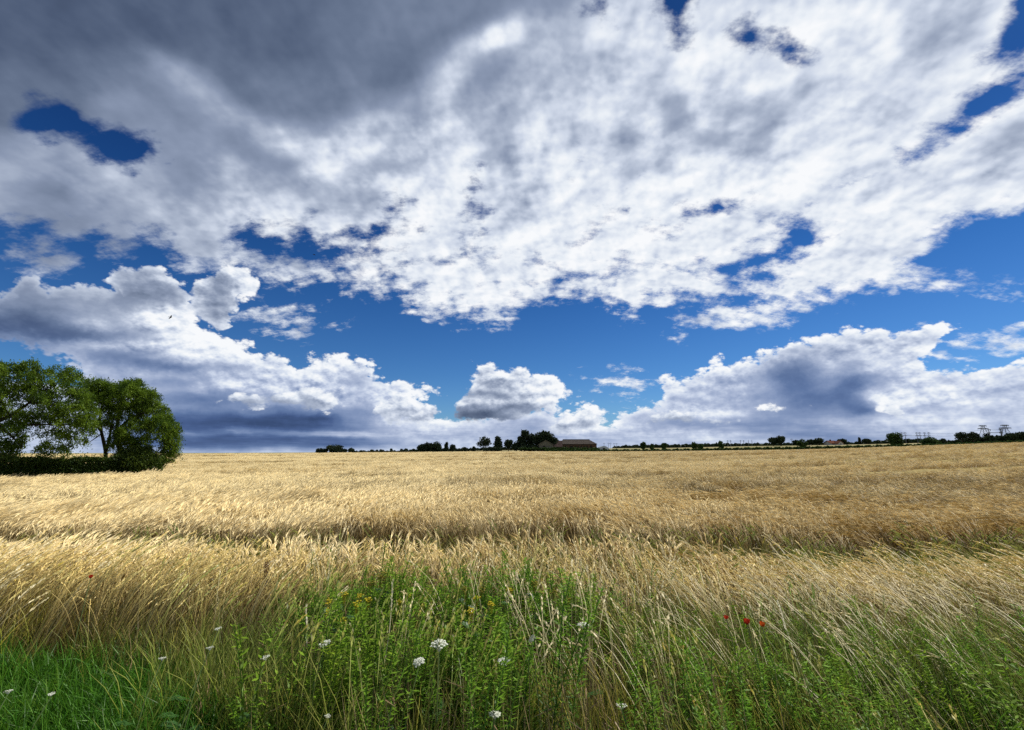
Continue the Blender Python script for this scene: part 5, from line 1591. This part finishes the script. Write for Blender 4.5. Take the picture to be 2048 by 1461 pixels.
def gable_building(name, label, cat, px0, px1, y_ridge, y_eave, y_base, dist, wall, roof, deep=14.0, hip=0.0, doors=(), gable_front=False, rooflabel=None, windows=(), rz=0.0):
    pc = (px0 + px1) / 2
    b = ray(pc, 902.7); Yd = dist * b.y / math.hypot(b.x, b.y)
    c = at(pc, y_base, Yd); zg = gz(c.x, c.y)
    root = empty(name, (c.x, c.y, min(zg, c.z)), rz)
    tag(root, label, cat)
    z0 = 0.0
    Wd = (px1 - px0) / F * Yd
    ze = at(pc, y_eave, Yd).z - root.location.z
    zr = at(pc, y_ridge, Yd).z - root.location.z
    hw = Wd / 2
    m = MB()
    m.box((-hw, 0, z0), (hw, deep, ze))
    if gable_front:
        for y_ in (0.0, deep):
            i = [m.vert((-hw, y_, ze), 0, 0), m.vert((hw, y_, ze), 0, 0), m.vert((0, y_, zr - .15), 0, 0)]; m.face(*i)
    else:
        for x_ in (-hw, hw):
            if hip <= 0:
                i = [m.vert((x_, 0, ze), 0, 0), m.vert((x_, deep, ze), 0, 0), m.vert((x_, deep / 2, zr - .15), 0, 0)]; m.face(*i)
    m.obj('wall', wall, root)
    m = MB(); ov = 0.45; th = 0.22
    if gable_front:
        for s in (-1, 1):
            q = [(0, -ov, zr), (s * (hw + ov), -ov, ze - .3), (s * (hw + ov), deep + ov, ze - .3), (0, deep + ov, zr)]
            a = [m.vert(v_, 0, 0) for v_ in q]; b_ = [m.vert((v_[0], v_[1], v_[2] + th), 0, 0) for v_ in q]
            m.face(*a); m.face(*b_)
            for i in range(4): m.face(a[i], a[(i + 1) % 4], b_[(i + 1) % 4], b_[i])
    else:
        h_ = hip
        for s in (0, 1):
            ye = -ov if s == 0 else deep + ov
            q = [(-hw - ov, ye, ze - .2), (hw + ov, ye, ze - .2), (hw + ov - h_, deep / 2, zr), (-hw - ov + (h_ if h_ else 0), deep / 2, zr)]
            a = [m.vert(v_, 0, 0) for v_ in q]; b_ = [m.vert((v_[0], v_[1], v_[2] + th), 0, 0) for v_ in q]
            m.face(*a); m.face(*b_)
            for i in range(4): m.face(a[i], a[(i + 1) % 4], b_[(i + 1) % 4], b_[i])
        if h_:
            for s in (-1, 1):
                m.face(m.vert((s * (hw + ov), -ov, ze), 0, 0), m.vert((s * (hw + ov), deep + ov, ze), 0, 0), m.vert((s * (hw + ov - h_), deep / 2, zr + th), 0, 0))
    m.obj('roof', roof, root)
    for d0, d1, dt in doors:
        x0, x1 = -hw + d0 * Wd, -hw + d1 * Wd
        m = MB(); m.box((x0, -0.08, 0), (x1, -0.005, dt * ze)); m.obj('door', m_door, root)
    for d0, d1, w0_, w1_ in windows:
        m = MB(); m.box((-hw + d0 * Wd, -0.06, w0_ * ze), (-hw + d1 * Wd, -0.005, w1_ * ze)); m.obj('window', m_door, root)
    return root, Wd, ze, zr
root, Wd, ze, zr = gable_building('barn', 'long low barn with a grey hipped roof right of the farm trees', 'barn', 1119, 1193, 880, 888.5, 898, 322, m_brick, m_roof, 16, hip=4.0,
               doors=((.28, .36, .75), (.82, .88, .8)), windows=[(.06 + .09 * i, .10 + .09 * i, .5, .75) for i in range(2)] + [(.42 + .075 * i, .46 + .075 * i, .5, .75) for i in range(5)])
m = MB(); m.box((-Wd / 2 + 3.4, 7.6, zr + .12), (Wd / 2 - 3.4, 8.4, zr + .5)); m.obj('ridge', m_roofd, root)
root, Wd, ze, zr = gable_building('barn', 'pale gabled barn with a dark sloping roof under the widest tree', 'barn', 1078, 1106, 881.5, 889, 897.5, 316, m_board, m_board, 12, gable_front=True, doors=((.28, .45, .8),))
root, Wd, ze, zr = gable_building('shed', 'brown roofed shed between the pale gable and the long barn', 'shed', 1100, 1124, 882, 894, 897.5, 318, m_brick, m_roofd, 9, doors=((.5, .8, .7),))
root, Wd, ze, zr = gable_building('house', 'far house with a red roof among the dark trees on the right', 'house', 1662, 1676, 882, 887, 891, 425, m_white, m_red, 8, windows=((.2, .4, .4, .8), (.6, .8, .4, .8)))
m = MB(); m.box((-.5, 3.6, zr - .3), (.3, 4.3, zr + 1.0)); m.obj('chimney', m_red, root)
root, Wd, ze, zr = gable_building('house', 'white gable end of a small house beside the red roofed one', 'house', 1677, 1687, 882.5, 887, 891, 423, m_white, m_red, 9, gable_front=True, windows=((.38, .62, .45, .85),))

# polytunnel right of the barn
b = ray(1208, 902.7); Yd = 330.0
c = at(1208, 898, Yd); root = empty('polytunnel', (c.x, c.y, gz(c.x, c.y))); tag(root, 'pale rounded polytunnel at the right end of the farm', 'polytunnel')
Wd = 22 / F * Yd; hh = at(1208, 892.5, Yd).z - root.location.z
m = MB(); prev = None
for i in range(13):
    a = math.pi * i / 12
    r_ = [m.vert((-math.cos(a) * Wd / 2, y_, math.sin(a) * hh), 0, 0) for y_ in (0, 10)]
    if prev: m.face(prev[0], r_[0], r_[1], prev[1])
    prev = r_
for y_ in (0, 10): m.face(*[m.vert((-math.cos(math.pi * i / 12) * Wd / 2, y_, math.sin(math.pi * i / 12) * hh), 0, 0) for i in range(13)])
m.obj('film_cover', m_glass, root)
m = MB(); m.box((-.9, -.06, 0), (.9, -.01, hh * .6)); m.obj('door', m_door, root)

# ---------------------------------------------------------------- masts and pylons
def mast(px, top, base, dist, label, arms=(), w=0.25, name='power_pole', cat='power pole', group=None):
    b = ray(px, 902.7); Yd = dist * b.y / math.hypot(b.x, b.y)
    p = at(px, top, Yd); zg = gz(p.x, p.y)
    root = empty(name, (p.x, p.y, zg)); tag(root, label, cat, group)
    H = p.z - zg
    m = MB(); m.tube([Vector((0, 0, -.3)), Vector((0, 0, H))], [w, w * .6], 6); m.obj('pole', m_steel, root)
    for f_, half in arms:
        z = H - f_ / F * Yd; hx = half / F * Yd
        m = MB(); m.box((-hx, -w * .5, z - w * .4), (hx, w * .5, z + w * .4))
        for s in (-1, 0, 1): m.tube([Vector((s * hx * .92, 0, z - w * .4)), Vector((s * hx * .92, 0, z - w * .4 - 0.9))], .12, 5)
        m.obj('crossarm', m_steel, root)
    return root, H, Yd
G1 = 'faint power poles beyond the polytunnel'
for px, tp, lb in ((1208, 886, 'faint power pole directly above the polytunnel'), (1217, 886, 'faint power pole at the right end of the polytunnel, left of a close pair'), (1221, 886, 'right pole of the close pair by the polytunnel'),
                   (1228, 886.5, 'faint power pole, second from the right beyond the polytunnel'), (1233, 886.5, 'rightmost faint power pole where the wood begins')):
    mast(px, tp, 898, 620, lb, arms=((.8, 1.8),), w=.22, group=G1)
G2 = 'tall thin poles above the distant wood'
for px, tp, lb in ((1455, 881, 'thin pole above the wood, leftmost of the six'), (1461, 881, 'thin pole above the wood, second of the six'), (1481, 881, 'thin pole above the wood, third of the six'),
                   (1487, 881, 'thin pole above the wood, fourth of the six'), (1496.5, 880.5, 'thick short pole above the wood, fifth of the six'), (1503.5, 880.5, 'thick short pole above the wood, rightmost of the six')):
    mast(px, tp, 890, 610, lb, arms=((.9, 1.5),) if px < 1490 else (), w=.32, group=G2)
mast(1583, 878, 890, 600, 'lone pole right of the double dome of trees', arms=((.7, 2.4),), w=.28)
mast(1647.5, 877.5, 888, 600, 'lone thin mast right of the higher dark tree', w=.22)
G3 = 'pylons in a row behind the wide round bush'
for px, lb in ((1803, 'leftmost tall pole right of the ball shaped tree'), (1809.5, 'second tall pole right of the ball shaped tree'), (1833, 'third tall pole, middle of the row behind the wide bush'),
               (1839, 'fourth tall pole, middle of the row behind the wide bush'), (1848.5, 'fifth tall pole of the row, above the left of the wide bush'), (1857, 'rightmost tall pole of the row, above the wide bush')):
    mast(px, 865, 885, 560, lb, arms=((1.0, 2.6), (6.0, 2.6)), w=.30, group=G3)

def pylon(px, top, dist, halfs, label):
    b = ray(px, 902.7); Yd = dist * b.y / math.hypot(b.x, b.y)
    p = at(px, top, Yd); zg = gz(p.x, p.y); k_ = Yd / F
    root = empty('pylon', (p.x, p.y, zg)); tag(root, label, 'pylon', 'lattice pylons at the right')
    H = p.z - zg
    w0, w1 = 2.6, 0.7
    m = MB()
    for sx_ in (-1, 1):
        for sy_ in (-1, 1):
            m.tube([Vector((sx_ * w0, sy_ * w0, 0)), Vector((sx_ * w1, sy_ * w1, H * .72)), Vector((sx_ * w1 * .6, sy_ * w1 * .6, H))], .14, 4)
    nseg = 9
    for i in range(nseg):
        z0, z1 = H * i / nseg, H * (i + 1) / nseg
        a0 = w0 + (w1 - w0) * min(1, i / nseg / .72); a1 = w0 + (w1 - w0) * min(1, (i + 1) / nseg / .72)
        for sy_ in (-1, 1):
            m.tube([Vector((-a0, sy_ * a0, z0)), Vector((a1, sy_ * a1, z1))], .05, 4); m.tube([Vector((a0, sy_ * a0, z0)), Vector((-a1, sy_ * a1, z1))], .05, 4)
    m.obj('lattice_mast', m_steel, root)
    for dy_, half in halfs:
        z = H - dy_ * k_; hx = half * k_
        m = MB()
        for s in (-1, 1):
            m.tube([Vector((0, -.4, z - .1)), Vector((s * hx, 0, z + .22))], .18, 4); m.tube([Vector((0, .4, z + .5)), Vector((s * hx, 0, z + .3))], .12, 4)
            m.tube([Vector((s * hx * .5, 0, z - .2)), Vector((s * hx * .5, 0, z + .6))], .14, 4)
            m.tube([Vector((s * hx * .97, 0, z + .2)), Vector((s * hx * .97, 0, z - .5))], .10, 5)
        m.obj('crossarm', m_steel, root)
    return Vector((p.x, p.y, p.z))
pylon(1965, 851.5, 430, ((1.2, 7.5), (6.5, 10.5)), 'left lattice pylon with two crossarms near the right edge')
pylon(2009, 850.5, 430, ((1.2, 8.0), (6.5, 12.0)), 'right lattice pylon with two crossarms near the right edge')
mast(1977, 859, 880, 400, 'post just right of the left pylon', arms=((0.5, 3.5), (6.5, 2.0)), w=.35)
mast(2001, 858, 880, 400, 'thick post just left of the right pylon', arms=((0.5, 3.0), (6.5, 3.0)), w=.5)

# overhead wires
def wire(pa, pb, dist_a, dist_b, sag, label, r_=0.07):
    a = at(*pa, dist_a * ray(pa[0], 902.7).y / math.hypot(ray(pa[0], 902.7).x, ray(pa[0], 902.7).y)); b = at(*pb, dist_b * ray(pb[0], 902.7).y / math.hypot(ray(pb[0], 902.7).x, ray(pb[0], 902.7).y))
    m = MB(); n = 12
    m.tube([a.lerp(b, i / n) - a - Vector((0, 0, sag * 4 * (i / n) * (1 - i / n))) for i in range(n + 1)], r_, 4)
    o = m.obj('overhead_wire', m_steel); o.location = a
    tag(o, label, 'wire', 'overhead wires on the right')
wire((1803, 871), (1857, 871), 560, 560, 0.4, 'wire strung through the row of tall poles', .12)
wire((1857, 867), (1965, 860), 560, 430, 1.2, 'upper wire from the row of poles to the left pylon', .06)
wire((1857, 871), (1955, 866), 560, 430, 1.4, 'lower wire from the row of poles to the left pylon', .06)
wire((1977, 865.5), (2001, 865.5), 400, 400, 0.15, 'busbar between the two posts by the pylons', .16)
wire((1977, 859.5), (2001, 859), 400, 400, 0.3, 'upper wire between the two posts by the pylons', .06)

# ---------------------------------------------------------------- birds
m_bird = plain('bird_feathers', (0.02, 0.02, 0.022), 0, 0.02, 20, 0.2)
def bird(px, py, Yd, rz, roll, label):
    p = at(px, py, Yd)
    root = empty('bird', p, rz); root.rotation_euler = (roll, 0.1, rz)
    tag(root, label, 'bird', 'birds in flight')
    m = MB()
    m.tube([Vector((-.13, 0, 0)), Vector((-.07, 0, .01)), Vector((0.02, 0, .0)), Vector((.09, 0, 0.012)), Vector((.13, 0, .012)), Vector((.17, 0, 0))], [.012, .03, .042, .026, .022, .003], 8)
    a = [m.vert(q, 0, 0) for q in ((-.11, .015, 0), (-.23, .05, 0), (-.20, 0, 0), (-.23, -.05, 0), (-.11, -.015, 0))]; m.face(*a)
    m.obj('body', m_bird, root, smooth=True)
    for s in (-1, 1):
        m = MB()
        pr = [((.07, .02, .01), (-.06, .02, .01)), ((.09, .13, .06), (-.05, .13, .05)), ((.05, .24, .05), (-.06, .23, .04)), ((-.04, .36, .0), (-.07, .35, .0))]
        up_ = [[m.vert((x_, s * y_, z_ + .004), 0, 0) for x_, y_, z_ in r_] for r_ in pr]; dn = [[m.vert((x_, s * y_, z_ - .004), 0, 0) for x_, y_, z_ in r_] for r_ in pr]
        for i in range(3):
            m.face(up_[i][0], up_[i][1], up_[i + 1][1], up_[i + 1][0]); m.face(dn[i][0], dn[i][1], dn[i + 1][1], dn[i + 1][0])
            m.face(up_[i][0], up_[i + 1][0], dn[i + 1][0], dn[i][0]); m.face(up_[i][1], up_[i + 1][1], dn[i + 1][1], dn[i][1])
        m.obj('wing', m_bird, root)
bird(628, 510, 52, 0.4, 0.35, 'small dark bird gliding in the blue gap left of the middle')
bird(341, 635, 52, 0.9, -0.5, 'small dark bird in front of the grey cloud heap on the left')
